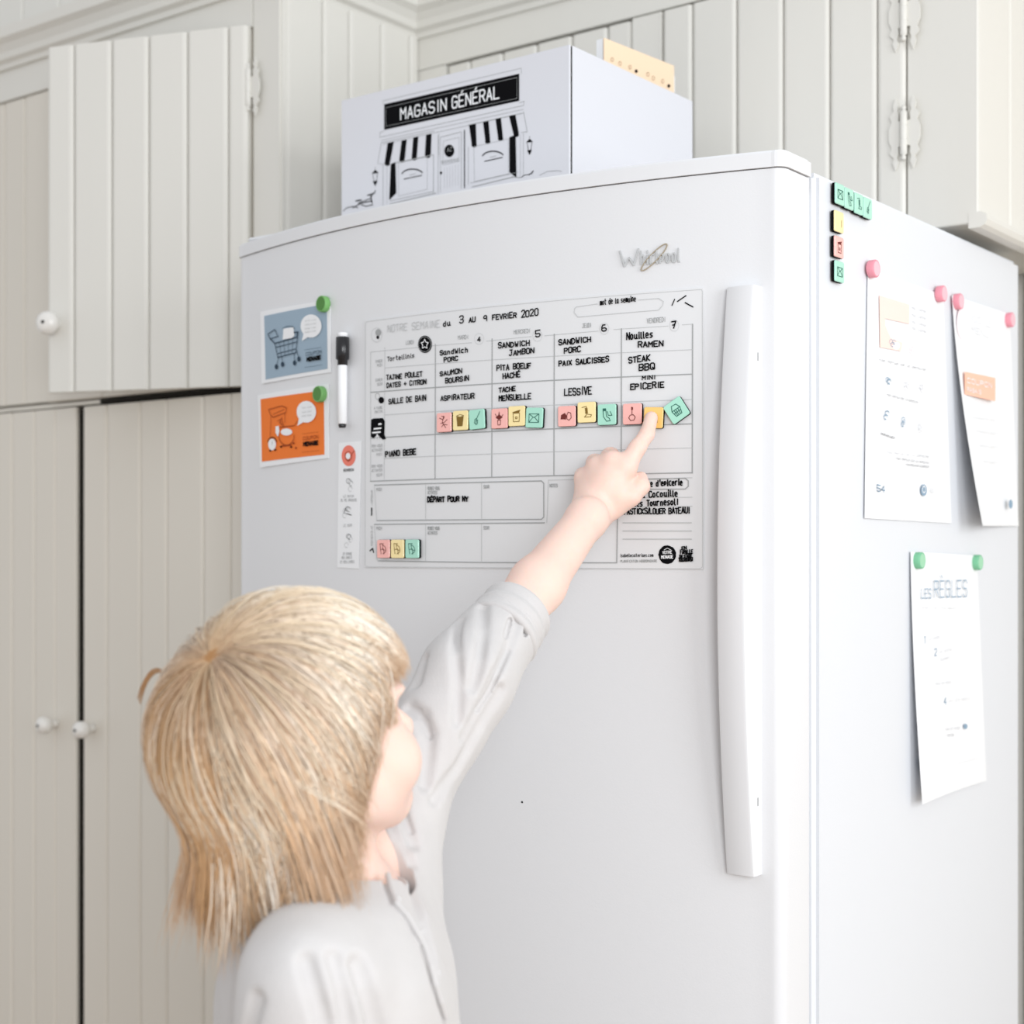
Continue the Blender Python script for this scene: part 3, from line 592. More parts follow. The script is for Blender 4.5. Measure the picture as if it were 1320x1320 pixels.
IP = mat('icon_maroon', hexc(110, 48, 44), .6, .2); IY = mat('icon_olive', hexc(128, 100, 45), .6, .2); IG = mat('icon_teal', hexc(45, 100, 88), .6, .2)
ICONS = {
 'sprig': [([(0, .7), (-.2, 0), (.3, -.6)], 0), ([(-.6, .5), (-.1, .3), (.1, .6), (-.3, .7)], 0), ([(-.4, -.1), (.1, 0), (.5, .3)], 0), ([(-.3, -.5), (0, -.2), (.5, -.3)], 0)],
 'bucket': [([(-.45, .4), (-.35, -.6), (.3, -.6), (.45, .4)], 1), ([(-.5, .5), (0, .65), (.5, .5), (0, .35), (-.5, .5)], 0)],
 'spoon': [([(.5, .8), (.05, .1), (-.1, -.5), (-.3, -.4), (-.2, 0), (.05, .1)], 0), ([(-.1, -.2), (.15, -.1), (.1, -.5), (-.1, -.6)], 0)],
 'bouquet': [([(-.5, .5), (-.1, -.1), (0, .7), (.1, -.1), (.5, .4)], 0), ([(-.4, .1), (0, .4), (.4, .1), (0, -.1), (-.4, .1)], 1), ([(-.2, -.2), (.2, -.2), (.15, -.7), (-.15, -.7), (-.2, -.2)], 0)],
 'jar': [([(-.4, .3), (-.35, -.6), (.35, -.6), (.4, .3), (-.4, .3)], 0), ([(-.45, .4), (.45, .6), (.3, .35), (-.3, .35)], 1), ([(-.1, -.1), (.1, -.1), (.1, -.3), (-.1, -.3), (-.1, -.1)], 0)],
 'envelope': [([(-.6, .4), (-.6, -.5), (.6, -.5), (.6, .4), (-.6, .4), (0, 0), (.6, .4)], 0), ([(-.6, -.5), (-.15, 0)], 0), ([(.6, -.5), (.15, 0)], 0)],
 'gloves': [([(-.65, -.3), (-.6, .1), (-.2, .3), (0, 0), (-.1, -.35)], 1), ([(.05, .1), (.2, .4), (.5, .3), (.55, -.2), (.3, -.45), (.05, -.3), (.05, .1)], 0)],
 'roll': [([(-.5, .5), (0, .6), (.1, .3), (0, -.3), (-.2, -.5), (.5, -.5), (.6, -.3), (.1, -.2)], 0), ([(-.15, .4), (.1, .4), (.15, -.1), (-.1, -.1)], 1)],
 'sock': [([(-.4, .6), (-.35, -.2), (0, -.7), (.4, -.65), (.3, -.4), (0, -.2), (-.1, .6), (-.4, .6)], 0), ([(.1, .3), (.2, -.1), (.6, -.1), (.4, .3)], 0), ([(-.4, .6), (-.1, .6), (-.1, .4), (-.4, .4)], 1)],
 'timer': [([(.0, .7), (0, -.1)], 0), ([(-.35, -.4), (-.2, -.12), (.15, -.1), (.35, -.35), (.2, -.65), (-.15, -.68), (-.35, -.4)], 0), ([(-.07, .65), (.07, .65), (.07, .45), (-.07, .45)], 1)],
 'lines': [([(.45, .2), (.45, -.5)], 0)],
 'basket': [([(-.45, .1), (-.3, -.55), (.35, -.55), (.5, .1), (-.45, .1)], 0), ([(-.45, .1), (-.2, .6), (.3, .55), (.5, .1)], 0), ([(-.2, .1), (-.15, -.5)], 0), ([(0, .1), (0, -.5)], 0), ([(.25, .1), (.2, -.5)], 0), ([(-.4, -.2), (.45, -.2)], 0)],
 'chairs': [([(-.5, .6), (-.4, -.1), (.1, 0), (.2, -.6)], 0), ([(-.4, -.1), (-.3, -.6)], 0), ([(-.1, .5), (.4, .2), (.5, -.2), (0, -.1), (-.1, .5)], 0), ([(-.5, .6), (.1, .6)], 0), ([(0, -.6), (.5, -.3)], 0)],
}
def tile(S, px, py, half, m, im, icon, label, group, rot=0, lift=0.0):
    c = S.uv(px, py); e = empty('square_magnet', S.P(c[0], c[1], .0015), label, 'magnet', group)
    P = rounded(half, half * 1.03, 0, .0018)
    o = sub(e, slab('magnet_backing', S, c, P, .0022, .0050, rot, INK)); o['label'] = 'black magnetic backing'
    P2 = rounded(half * .985, half * 1.015, 0, .0018); sub(e, slab('magnet_face', S, c, P2, .0051, .0066, rot, m, .0004))
    k = Ink(S, .0069); ca, sa = math.cos(rot), math.sin(rot); f = lambda p: Vector((c[0] + half * (p[0] * ca - p[1] * sa), c[1] + half * (p[0] * sa + p[1] * ca)))
    for pts, fill in ICONS[icon]:
        q = [f((x * .95, y * .95)) for x, y in pts]
        if fill: k.poly(q, 0, px=False)
        k.line(q, .0007, 0, px=False)
    o = k.build('icon', None, [im]); sub(e, o); return e
GP = 'small square chore magnets'
R_ = math.radians
for a in ((577, 545, TP, IP, 'sprig', 'pink square magnet with a leafy sprig in the Tuesday column'), (598, 542.5, TY, IY, 'bucket', 'yellow square magnet with a bucket in the Tuesday column'), (619, 541, TG, IG, 'spoon', 'green square magnet with a brush in the Tuesday column', 3),
          (648, 540, TP, IP, 'bouquet', 'pink square magnet with a bouquet in the Wednesday column'), (670, 536.8, TY, IY, 'jar', 'yellow square magnet with a jar in the Wednesday column'), (692.5, 539, TG, IG, 'envelope', 'green square magnet with an envelope in the Wednesday column', -3),
          (734.2, 537, TP, IP, 'gloves', 'pink square magnet with mitts in the Thursday column'), (759.5, 532, TY, IY, 'roll', 'yellow square magnet with a paper roll in the Thursday column'), (785.5, 535, TG, IG, 'sock', 'green square magnet with a sock in the Thursday column'),
          (818, 534.2, TP, IP, 'timer', 'pink square magnet with a round thermometer left of the fingertip'), (845, 539, TO, IY, 'lines', 'orange-yellow square magnet pressed by the index finger', -3), (874.5, 529.5, TG, IG, 'basket', 'green square magnet with a basket, turned on its corner', 33)):
    tile(DOOR, a[0], a[1], .01035, a[2], a[3], a[4], a[5], GP, R_(a[6]) if len(a) > 6 else 0)
for x, m, im, l in ((499.2, TP, IP, 'pink square magnet in the bottom left row of the planner'), (517.2, TY, IY, 'yellow square magnet in the bottom left row of the planner'), (536, TG, IG, 'green square magnet in the bottom left row of the planner')):
    tile(DOOR, x, 707.5, .0101, m, im, 'chairs', l, 'row of three magnets at the planner bottom')
for i, (x, y) in enumerate(((1075.5, 251.5), (1087.5, 257.5), (1100, 264), (1111.5, 269.5))):
    tile(SIDE, x, y, .0105, TG, IG, ('envelope', 'sock', 'roll', 'spoon')[i], ('first', 'second', 'third', 'fourth and rearmost')[i] + ' green square magnet from the front in the fridge side top row', 'magnets on the fridge side')
tile(SIDE, 1074.5, 287, .0105, TY, IY, 'lines', 'yellow square magnet on the fridge side under the green row', 'magnets on the fridge side')
tile(SIDE, 1074.5, 319.5, .0105, TP, IP, 'jar', 'pink square magnet on the fridge side under the yellow one', 'magnets on the fridge side')
tile(SIDE, 1075, 351, .0105, TG, IG, 'envelope', 'green square magnet, lowest of the column on the fridge side', 'magnets on the fridge side')
# ------------------------------------------------------------------ papers on the side
PALEB = mat('glare_blue_ink', hexc(140, 165, 186), .7, .2); PALEG = mat('glare_grey_ink', hexc(222, 224, 228), .7, .2); PEACH = mat('glare_peach', hexc(255, 222, 212), .7, .2); PEACH2 = mat('peach_orange', hexc(255, 196, 172), .7, .2); BLUSH = mat('glare_blush', hexc(246, 234, 237), .7, .2)  # side-sheet print, paled to put the glare into its colours
SM = [PALEB, PALEG, PEACH, PEACH2, BLUSH, PAPER]
s1 = E_('paper_sheet', SIDE, 1170, 520, 'white instruction sheet with peach blocks, nearer the front, upper fridge side', 'paper')
c1 = lambda a, b: .0003 + .0008 * b * b * (1 - a) ** 3
sub(s1, patch('sheet', SIDE, [(1117, 346), (1214, 381), (1224.5, 674.5), (1112, 668)], PAPER, .001, .0006, 8, 10, curl=c1))
k = Ink(SIDE, .0031)
k.poly([(1130, 381), (1169, 393), (1169, 418), (1138, 411), (1138, 420), (1145, 436), (1160, 442), (1158, 453), (1131, 448)], 2)
k.ell((1152, 446), 5, 5, 4, 12)
for y in (398, 407, 416, 424): k.text('ma liste', (1173, y), (1191, y + 5), 3, .0008, 1)
for x, y, c_ in ((1147, 441, 0), (1141, 493, 0), (1140, 536, 0), (1160, 544, 0), (1166, 498, 1), (1184, 502, 1), (1184, 552, 1), (1173, 452, 4)):
    for q in range(4): a_ = random.uniform(0, 6.3); k.ring((x + 2 * math.cos(a_), y + 3.5 * math.sin(a_)), 2.2, 3, .0007, c_, 8, 0, 280)
for x0, y0, x1, y1 in ((1140, 584, 1194, 590), (1152, 592, 1194, 598), (1165, 600, 1194, 603), (1132, 560, 1150, 566), (1130, 465, 1190, 478), (1140, 510, 1180, 520)): k.text('nos menus de la semaine', (x0, y0), (x1, y1), 3, .0006, 1)
k.text('54', (1127, 633), (1137, 635), 8, .0012, 0); k.ell((1187, 632), 4, 7.5, 0, 16); k.text('AZE', (1195, 634), (1201, 636), 5, .0006, 1)
o = k.build('sheet_print', s1, SM)
k = Ink(SIDE, .0038); k.ring((1187, 631), 2, 4, .0012, 0); k.build('logo_print', s1, [PAPER])
s2 = E_('paper_sheet', SIDE, 1262, 520, 'white sheet with one orange label, nearer the back, upper fridge side', 'paper')
c2 = lambda a, b: .002 + .030 * (b ** 1.5) * (1 - a) ** 2
q2 = [(1224, 381), (1298, 405), (1309.5, 678), (1232, 678)]
sub(s2, patch('sheet', SIDE, q2, PAPER, .001, .0006, 10, 12, curl=c2))
k = Ink(SIDE, .0060); k.ell((1234, 417), 7, 21, 4, 18)
k2 = Ink(SIDE, .0120); 
k.text('VOICI LE', (1246, 414), (1272, 423), 9, .0008, 1); k.text('MENU', (1247, 429), (1270, 436), 8, .0008, 1)
k.line([(1234, 420), (1236, 432)], .001, 1)
k.build('sheet_print', s2, SM)
one('orange_label', SIDE, .0120, s2, SM, lambda q: q.poly([(1231, 480), (1271, 488), (1271, 518), (1231, 509)], 3), 'peach orange block')
for y in (540, 557, 575, 595): k2.text('a preparer samedi', (1242, y), (1276, y + 3), 3, .0005, 1)
one('logo_print', SIDE, .0120, s2, SM, lambda q: q.ell((1291, 650), 2.6, 6, 0, 12))
k2.build('label_print', s2, SM)
k2 = Ink(SIDE, .0124); k2.text('COUPON', (1234, 494), (1266, 501), 6, .0012, 0); k2.text('RABAIS', (1234, 505), (1252, 509), 5, .0010, 0); k2.build('white_print', s2, [PAPER])
s3 = E_('paper_sheet', SIDE, 1215, 870, 'white sheet headed LES RÈGLES on the lower fridge side', 'paper')
c3 = lambda a, b: .0015 + .013 * (b ** 1.6) * (1 - a) ** 2
sub(s3, patch('sheet', SIDE, [(1171, 711), (1256, 716), (1268.5, 1006), (1172, 1035)], PAPER, .001, .0006, 8, 12, curl=c3))
k = Ink(SIDE, .0055); k.text('LES', (1182, 771), (1195, 771), 12, .0011, 0)
for i_c, ch_ in enumerate('RÈGLES'): one('heading_letter', SIDE, .0055, s3, SM, lambda q: q.text(ch_, (1199 + 7.4 * i_c, 770 - i_c * .2), (1204.5 + 7.4 * i_c, 769.8 - i_c * .2), 21, .0014, 0))
k.text('de la maison', (1184, 784), (1230, 785), 3, .0005, 1)
for t, x0, x1, y, n_ in (('on range', 1192, 1206, 826, '1'), ('on parle', 1206, 1222, 842, '2'), ('doucement', 1207, 1219, 852, ''), ('on se lave les mains', 1190, 1221, 884, '3'), ('on dit merci', 1218, 1246, 905, '4'), ('on ecoute papa et maman', 1195, 1232, 943, '5'), ('et les grands', 1195, 1224, 952, '')):
    k.text(t, (x0, y), (x1, y - 4), 4, .0006, 1)
    if n_: k.text(n_, (x0 - 7, y + 3), (x0 - 4, y + 3), 9, .0010, 0)
one('logo_disc', SIDE, .0055, s3, SM, lambda q: q.ell((1185.5, 985), 4.5, 9, 0, 18)); one('dot_print', SIDE, .0055, s3, SM, lambda q: q.ell((1239, 936), 2.6, 3.5, 0, 10)); k.text('AZE', (1193, 985), (1199, 985), 5, .0005, 1); k.text('AZE', (1193, 993), (1199, 993), 5, .0005, 1)
k.line([(1204, 990), (1255, 977)], .0004, 1)
k.build('sheet_print', s3, SM)
k = Ink(SIDE, .0060); k.ring((1185.5, 985), 2, 4, .001, 0); k.build('logo_print', s3, [PAPER])
for x, y, g_, l in ((1118, 347.5, 0, 'pink round magnet at the front corner of the sheet with peach blocks'), (1206, 379.5, 0, 'pink round magnet at the rear corner of the sheet with peach blocks'), (1228, 389.5, 0, 'pink round magnet at the front corner of the sheet with the orange label'), (1295, 413, 0, 'pink round magnet at the rear corner of the sheet with the orange label'),
                    (1178, 722.5, 1, 'mint green round magnet at the front corner of the rules sheet'), (1253.5, 725, 1, 'mint green round magnet at the rear corner of the rules sheet')):
    disc(SIDE, x, y, .0096, .0085, GRL if g_ else PNK, GRLF if g_ else PNKF, l, 'round magnets on the fridge side', .0026 if not g_ else .0022)
# ------------------------------------------------------------------ storage box on top
BW = mat('box_card', (.71, .715, .755), .6, .3); BYF = .105
PX = Plane((0, BYF, 0), (1, 0, 0), (0, -1, 0)); bx0 = PX.uv(440, 200)[0]; bx1 = PX.uv(735, 130)[0]; bzt = PX.uv(735, 57)[1]; BXS = Plane((bx1, 0, 0), (0, 1, 0), (1, 0, 0)); by1 = BXS.uv(893, 160)[0]
sb = empty('storage_box', ((bx0 + bx1) / 2, (BYF + by1) / 2, 1.6805), 'white cardboard box printed with a black and white shop front, on top of the fridge', 'box')
zb0 = 1.6808
sub(sb, box('front_panel', (bx0, BYF, zb0), (bx1 - .001, BYF + .003, bzt), BW, .0006))
sub(sb, box('side_panel', (bx1 - .003, BYF + .0055, zb0), (bx1, by1, bzt), BW, .0006))
sub(sb, box('side_panel', (bx0, BYF + .004, zb0), (bx0 + .003, by1, bzt), BW))
sub(sb, box('back_panel', (bx0 + .004, by1 - .003, zb0), (bx1 - .004, by1, bzt), BW))
sub(sb, box('bottom_panel', (bx0 + .003, BYF + .003, zb0), (bx1 - .004, by1 - .004, zb0 + .003), BW))
sub(sb, box('corner_gap_shade', (bx1 - .0055, BYF + .0028, zb0), (bx1 - .0012, BYF + .0062, bzt - .001), DARK))  # dark strip painting the shade where front and side panels meet
k = Ink(PX, .0004)
K = lambda pts, w, c=1, cl=False: k.line(pts, w, c, closed=cl)
k.poly([(495.5, 134.5), (669.5, 95), (669.5, 130), (495.5, 167.5)], 0)
K([(494, 130), (672, 88), (672.5, 95)], .0005); K([(494, 130), (494.5, 135)], .0005)
K([(490, 177), (675, 136), (676, 130.5), (670, 132.5)], .0006); K([(490, 177), (490, 171), (495, 169)], .0006); K([(492, 181), (675, 141)], .0005); K([(494, 186), (675, 146)], .0005)
# awnings
K([(492, 183), (487, 211)], .0006); K([(493, 184), (560, 169)], .0006); K([(675, 144), (680, 170), (672, 171)], .0006); K([(604, 161), (673, 146)], .0005); K([(566, 172), (566, 200)], .0005)
for q in ([(500, 184.5), (508, 182.5), (503, 209), (496, 211)], [(518, 181.5), (524.5, 180), (522, 204.5), (515, 206.5)], [(533, 177.5), (539.5, 176), (537.5, 202), (531, 203.5)], [(549.5, 174), (556.5, 172.5), (555.5, 199), (548, 200.5)],
          [(605, 161.5), (613.5, 159.5), (614.5, 185), (608.5, 187)], [(623, 157.5), (630, 156), (632, 180.5), (626, 182.5)], [(639, 153.5), (646, 152), (648.5, 177), (642.5, 178.5)], [(656.5, 149.5), (664.5, 148), (669, 171.5), (662.5, 174)]):
    k.poly(q, 0); x, y = (q[2][0] + q[3][0]) / 2, (q[2][1] + q[3][1]) / 2 + 1; k.ell((x, y), 3.4, 3, 0, 12)
# windows and door
K([(505, 211), (559, 199.5), (559, 248)], .0008); k.poly([(504, 212), (510, 209), (511, 249), (502, 258)], 0); K([(514, 210), (551, 202), (551, 244), (514, 253), (514, 210)], .0004); K([(503, 259), (559, 247)], .0006); K([(503, 263), (562, 249)], .0010, 1)
K([(494, 212), (494, 265)], .0006); K([(499, 212), (499, 264)], .0004); K([(488, 211), (496, 212)], .0004)
K([(565, 174), (565, 250)], .0006); K([(568, 177), (595, 170), (595, 243)], .0007); K([(568, 177), (568, 248)], .0005); K([(599, 168), (599, 242)], .0014, 0); K([(572, 182), (592, 177), (592, 208), (571, 213), (572, 182)], .0004)
for i in range(6): K([(573 + 3.6 * i, 216 - i * .8), (573 + 3.6 * i, 243 - i * .8)], .0003)
k.ell((579.5, 194.5), 6.3, 8, 0, 22); k.ell((568.8, 223), 1.5, 2, 0, 10)
k.text('BIENVENUE', (570, 211), (592, 207), 3.5, .0005, 1)
K([(604, 190), (604, 238)], .0006); K([(611, 189), (656, 179), (656, 224), (612, 234), (611, 189)], .0004); k.poly([(657, 177), (665, 174), (666, 229), (657, 222)], 0); K([(607, 236), (668, 222)], .0005); K([(609, 241), (663, 228)], .0010, 1); K([(660, 228), (671, 229)], .0008, 1)
K([(671, 174), (671, 229)], .0004); K([(675, 172), (675, 228)], .0005)
for cx_, cy_, rx in ((532, 223, 14), (636, 200, 14)):
    k.ring((cx_, cy_ + 3), rx, 8, .0014, 0, 14, 25, 165); K([(cx_ - 11, cy_ + 8), (cx_ + 12, cy_ + 3)], .0010, 0); K([(cx_ - 4, cy_ + 3), (cx_ + 4, cy_ + 1)], .0006, 1)
for cx_, cy_ in ((484, 230), (683, 190)):
    k.poly([(cx_ - 4.5, cy_ - 6), (cx_, cy_ - 11), (cx_ + 4.5, cy_ - 7)], 0); K([(cx_, cy_ - 11), (cx_, cy_ - 14)], .0005, 0); K([(cx_ - 3, cy_ - 5), (cx_ - 1.5, cy_ + 4), (cx_ + 1.5, cy_ + 4), (cx_ + 3, cy_ - 6)], .0006, 0); k.poly([(cx_ - 3, cy_ + 4), (cx_ + 3, cy_ + 3), (cx_, cy_ + 10)], 0)
# bicycle
K([(443, 272), (447, 268), (455, 266), (462, 268)], .0008, 0); K([(455, 268), (466, 262), (480, 259)], .0012, 0); K([(462, 262), (478, 256), (481, 250)], .0010, 0); K([(474, 252), (483, 249), (484, 246)], .0014, 0); K([(459, 259), (466, 258)], .0016, 0); K([(466, 264), (472, 266), (481, 264)], .0010, 0); K([(478, 252), (480, 262)], .0014, 0)
K([(672, 229), (676, 226), (686, 224), (688, 220), (682, 226)], .0007, 0); K([(696, 226), (706, 221), (720, 220), (724, 221)], .0006, 1)
k.build('shop_drawing', sb, [INK, GREY])
k = Ink(PX, .0008); k.text('MAGASIN', (517, 154.5), (576, 141.5), 14, .0019); k.text('GÉNÉRAL', (583.5, 140), (644, 126.5), 15, .0019)
for p in ([(498, 163), (498, 139), (667, 100), (667, 127), (498, 163)],): k.line(p, .0004, 1)
k.text('AZ', (577, 196), (583, 194.5), 5, .0005, 1)
k.build('shop_lettering', sb, [PAPER, GREY])
# card dividers standing in the box
PC = Plane((bx1 - .022, 0, 0), (0, 1, 0), (1, 0, 0)); BE = mat('beige_card', hexc(247, 220, 190), .7, .2)
cdv = E_('card_folder', PC, 820, 90, 'beige card folder standing in the box on the fridge, dotted print', 'folder')
a = PC.uv(778, 49); b = PC.uv(868, 85); zz = bzt - .12
sub(cdv, patch('card', PC, None, BE, 0, .0010, 6, 2, uvq=[Vector(a), Vector(b), Vector((b[0] + .002, zz)), Vector((a[0], zz))])); 
o = sub(cdv, patch('card', PC, None, PAPER, -.011, .0095, 6, 2, uvq=[Vector((a[0] + .001, a[1])), Vector((b[0] + .006, b[1] - .012)), Vector((b[0] + .006, zz)), Vector((a[0] + .001, zz))])); o['label'] = 'stack of white cards behind the beige one'
k = Ink(PC, .0014)
for x, y in ((819, 92), (861, 111)): k.ell((x, y), 2, 2.4, 0, 10)
for x, y in ((788, 77), (798, 82), (811, 87), (834, 96), (841, 101), (853, 105)): k.ring((x, y), 1.8, 2.4, .0006, 1, 8)
k.build('card_print', cdv, [INK, IY])
# ------------------------------------------------------------------ the child: distance fields turned into one surface
def smin(a, b, k): h = np.clip(.5 + .5 * (b - a) / k, 0, 1); return b * (1 - h) + a * h - k * h * (1 - h)
def smax(a, b, k): return -smin(-a, -b, k)
def A3(v): return np.array([v[0], v[1], v[2]], float)
def cone(p, a, b, r1, r2):
    ab = b - a; L = ab @ ab; t = np.clip((p - a) @ ab / L, 0, 1); return np.linalg.norm(p - a - t[:, None] * ab, axis=1) - (r1 + (r2 - r1) * t)
def ellip(p, c, M, r):
    q = (p - c) @ M; k0 = np.linalg.norm(q / r, axis=1); k1 = np.linalg.norm(q / (r * r), axis=1) + 1e-9; return k0 * (k0 - 1) / k1
def chain(p, pts, rad, k=.006):
    d = None
    for i in range(len(pts) - 1):
        e = cone(p, pts[i], pts[i + 1], rad[i], rad[i + 1]); d = e if d is None else smin(d, e, k)
    return d
def sdf_mesh(fn, lo, hi, h, L=4):
    lo = np.array(lo); n = np.ceil((np.array(hi) - lo) / (h * 2 ** L)).astype(int)
    g = np.stack(np.meshgrid(*[np.arange(k) for k in n], indexing='ij'), -1).reshape(-1, 3)
    for l in range(L, -1, -1):
        H = h * 2 ** l; d = fn(lo + (g + .5) * H); g = g[np.abs(d) < H * .87 * 1.25 + .002 * (l > 0)]
        if l: g = (g[:, None] * 2 + np.array([[i, j, k] for i in (0, 1) for j in (0, 1) for k in (0, 1)])[None]).reshape(-1, 3)
    S = 1 << 20; key = lambda q: (q[..., 0].astype(np.int64) * 4096 + q[..., 1]) * 4096 + q[..., 2]
    offs = np.array([[i, j, k] for i in (0, 1) for j in (0, 1) for k in (0, 1)])
    cor = g[:, None] + offs[None]; ck = key(cor); uk, ui, inv = np.unique(ck.reshape(-1), return_index=True, return_inverse=True)
    up = cor.reshape(-1, 3)[ui]; val = fn(lo + up * h); v = val[inv.reshape(-1)].reshape(-1, 8)
    act = (v.min(1) < 0) & (v.max(1) >= 0); g = g[act]; v = v[act]
    ed = [(a, b) for a in range(8) for b in range(a + 1, 8) if bin(a ^ b).count('1') == 1]
    acc = np.zeros((len(g), 3)); cnt = np.zeros(len(g))
    for a, b in ed:
        m = (v[:, a] < 0) != (v[:, b] < 0); t = v[:, a] / np.where(m, v[:, a] - v[:, b], 1); acc += np.where(m[:, None], offs[a] + (offs[b] - offs[a]) * t[:, None], 0); cnt += m
    V = lo + (g + acc / cnt[:, None]) * h
    gk = key(g); order = np.argsort(gk); sk = gk[order]
    def find(q): k = key(q); i = np.clip(np.searchsorted(sk, k), 0, len(sk) - 1); return np.where(sk[i] == k, order[i], -1)
    F = []
    # corner index: i*4+j*2+k
    for ax, (b, c) in ((0, (1, 2)), (1, (2, 0)), (2, (0, 1))):
        o = [0, 0, 0]; o[ax] = 1; i1 = o[0] * 4 + o[1] * 2 + o[2]
        m = (v[:, 0] < 0) != (v[:, i1] < 0); gg = g[m]; fl_ = v[m, 0] < 0
        eb = np.zeros(3, int); eb[b] = 1; ec = np.zeros(3, int); ec[c] = 1
        q = np.stack([find(gg), find(gg - eb), find(gg - eb - ec), find(gg - ec)], 1)
        ok = (q >= 0).all(1); q = q[ok]; f2 = fl_[ok]; q[~f2] = q[~f2][:, ::-1]; F.append(q)
    return V, np.concatenate(F)
def np_mesh(name, V, F, m, smooth=True):
    me = bpy.data.meshes.new(name); k = F.shape[1]; me.vertices.add(len(V)); me.vertices.foreach_set('co', V.astype(np.float32).ravel())
    me.loops.add(F.size); me.loops.foreach_set('vertex_index', F.astype(np.int32).ravel()); me.polygons.add(len(F)); me.polygons.foreach_set('loop_start', np.arange(0, F.size, k, dtype=np.int32))
    me.update(calc_edges=True); me.validate(); return link(name, me, None, m, smooth)
def march(fn, px, py, d0, d1, n=260):          # first hit of a viewing ray with a field, as a world point
    r = A3(ray(px, py)); ts = np.linspace(d0, d1, n); P = A3(CAM) + ts[:, None] * r; d = fn(P); i = np.argmax(d < 0)
    return P[i] if (d < 0).any() else None
W = lambda px, py, dep: A3(C(px, py, dep))
nrm = lambda v: v / np.linalg.norm(v)
F_ = A3(FW); R_3 = A3(RT); UP = np.array([0, 0, 1.])
cs = lambda lat, dep, up: nrm(R_3 * lat + F_ * dep + UP * up)
# ---- head frame
HC = W(384, 950, 1.085); hf = cs(.71, .61, .33); hr = nrm(np.cross(hf, UP)); hu = np.cross(hr, hf); HM = np.stack([hf, hr, hu], 1); HS = .925
hp = lambda f, r, u: HC + HM @ (np.array([f, r, u]) * HS)
# ---- joints
NB = W(437, 1160, 1.115); NT = hp(-.018, 0, -.055)
SHL = W(492, 1058, 1.225); ELB = W(604, 872, 1.285); WRI = W(757, 668, 1.445)
SHR = W(400, 1262, 1.005); ELR = SHR + UP * -.19 + R_3 * -.03 + F_ * .0; WRR = ELR + UP * -.16 + R_3 * .06 + F_ * .03
TH = np.array([0, 0, 0])
CH = NB + UP * -.10 + R_3 * -.002 + F_ * -.01; PV = np.array([CH[0], CH[1], .60])
tf = cs(.93, .36, 0); tl = cs(-.36, .93, 0); TM = np.stack([tf, tl, UP], 1)
HIPL = PV + tl * .055; HIPR = PV - tl * .055
KL = np.array([*(HIPL + tf * .02)[:2], .34]); KR = np.array([*(HIPR + tf * .02)[:2], .34]); AL = np.array([*(HIPL - tf * .01)[:2], .07]); AR = np.array([*(HIPR - tf * .01)[:2], .07])
kd = DOOR.uv(846, 540); TIP = A3(DOOR.P(kd[0], kd[1], .0083 + .0058)); dn = A3(DOOR.N(kd[0]))
def near(px, py, off): k_ = DOOR.uv(px, py); q = A3(DOOR.P(k_[0], k_[1], 0)); r = A3(ray(px, py)); n = A3(DOOR.N(k_[0])); return q - r * (off / -(r @ n))
ix = [near(806, 603, .042), near(822, 577, .034), near(834, 560, .024), TIP]
md = [near(789, 596, .044), near(787, 589, .026), near(800, 612, .020), near(798, 622, .030)]
rg = [near(770, 602, .042), near(767, 597, .024), near(784, 622, .018), near(784, 632, .028)]
pk = [near(753, 617, .040), near(751, 613, .024), near(768, 634, .018), near(770, 642, .026)]
WR2 = near(762, 662, .052); th = [near(789, 655, .044), near(813, 640, .040), near(826, 627, .032), near(826, 617, .026)]
HCc = near(785, 625, .046)
def f_hand(p):
    d = chain(p, [WR2, ix[0]], [.0165, .0115]); 
    for c_, r_ in ((md[0], .0115), (rg[0], .0110), (pk[0], .0102)): d = smin(d, cone(p, WR2, c_, .0155, r_), .010)
    d = smin(d, cone(p, HCc, near(800, 640, .042), .014, .013), .010)
    fi = chain(p, ix, [.0104, .0084, .0074, .0066], .003); d = smin(d, fi, .005)
    for q, r in ((md, (.0106, .0094, .0078, .0072)), (rg, (.0102, .0090, .0075, .0070)), (pk, (.0090, .0078, .0068, .0062))): d = smin(d, chain(p, q, r, .003), .0035)
    d = smin(d, chain(p, th, (.0120, .0096, .0086, .0072), .004), .0045)
    return d
ES = .060
EY = [(.0745, s_ * .030, -.004) for s_ in (-1, 1)]
def f_head(p):
    d = ellip(p, hp(-.008, 0, .020), HM, np.array([.088, .071, .078]) * HS)
    E = lambda f, r, u, a, b, c: ellip(p, hp(f, r, u), HM, np.array([a, b, c]) * HS)
    d = smin(d, E(.034, 0, .012, .052, .058, .050), .012); d = smin(d, E(.036, 0, -.042, .047, .050, .048), .02)
    for s_ in (-1, 1):
        d = smin(d, E(.050, s_ * .033, -.040, .029, .027, .029), .014); d = smin(d, cone(p, hp(.0, s_ * .052, -.050), hp(.052, s_ * .012, -.082), .018 * HS, .017 * HS), .016)
        d = smax(d, -E(.092, s_ * .030, -.004, .012, .014, .006), .010)
        d = smin(d, E(.0735, s_ * .030, .012, .010, .018, .005), .008)      # brow
        e = smax(E(-.006, s_ * .064, -.022, .017, .006, .026), -E(-.002, s_ * .071, -.020, .011, .006, .018), .003); d = smin(d, e, .004)
        d = smin(d, E(.090, s_ * .008, -.036, .008, .006, .0055), .004)
    d = smin(d, E(.062, 0, -.082, .020, .020, .014), .012)
    d = smin(d, cone(p, hp(.080, 0, -.004), hp(.0965, 0, -.032), .006 * HS, .0085 * HS), .006)
    d = smin(d, cone(p, hp(.083, -.012, -.056), hp(.083, .012, -.056), .0048 * HS, .0048 * HS), .004)
    d = smin(d, cone(p, hp(.082, -.009, -.065), hp(.082, .009, -.065), .0055 * HS, .0055 * HS), .004)
    d = smin(d, cone(p, NT, NB, .039, .041), .016)
    return d
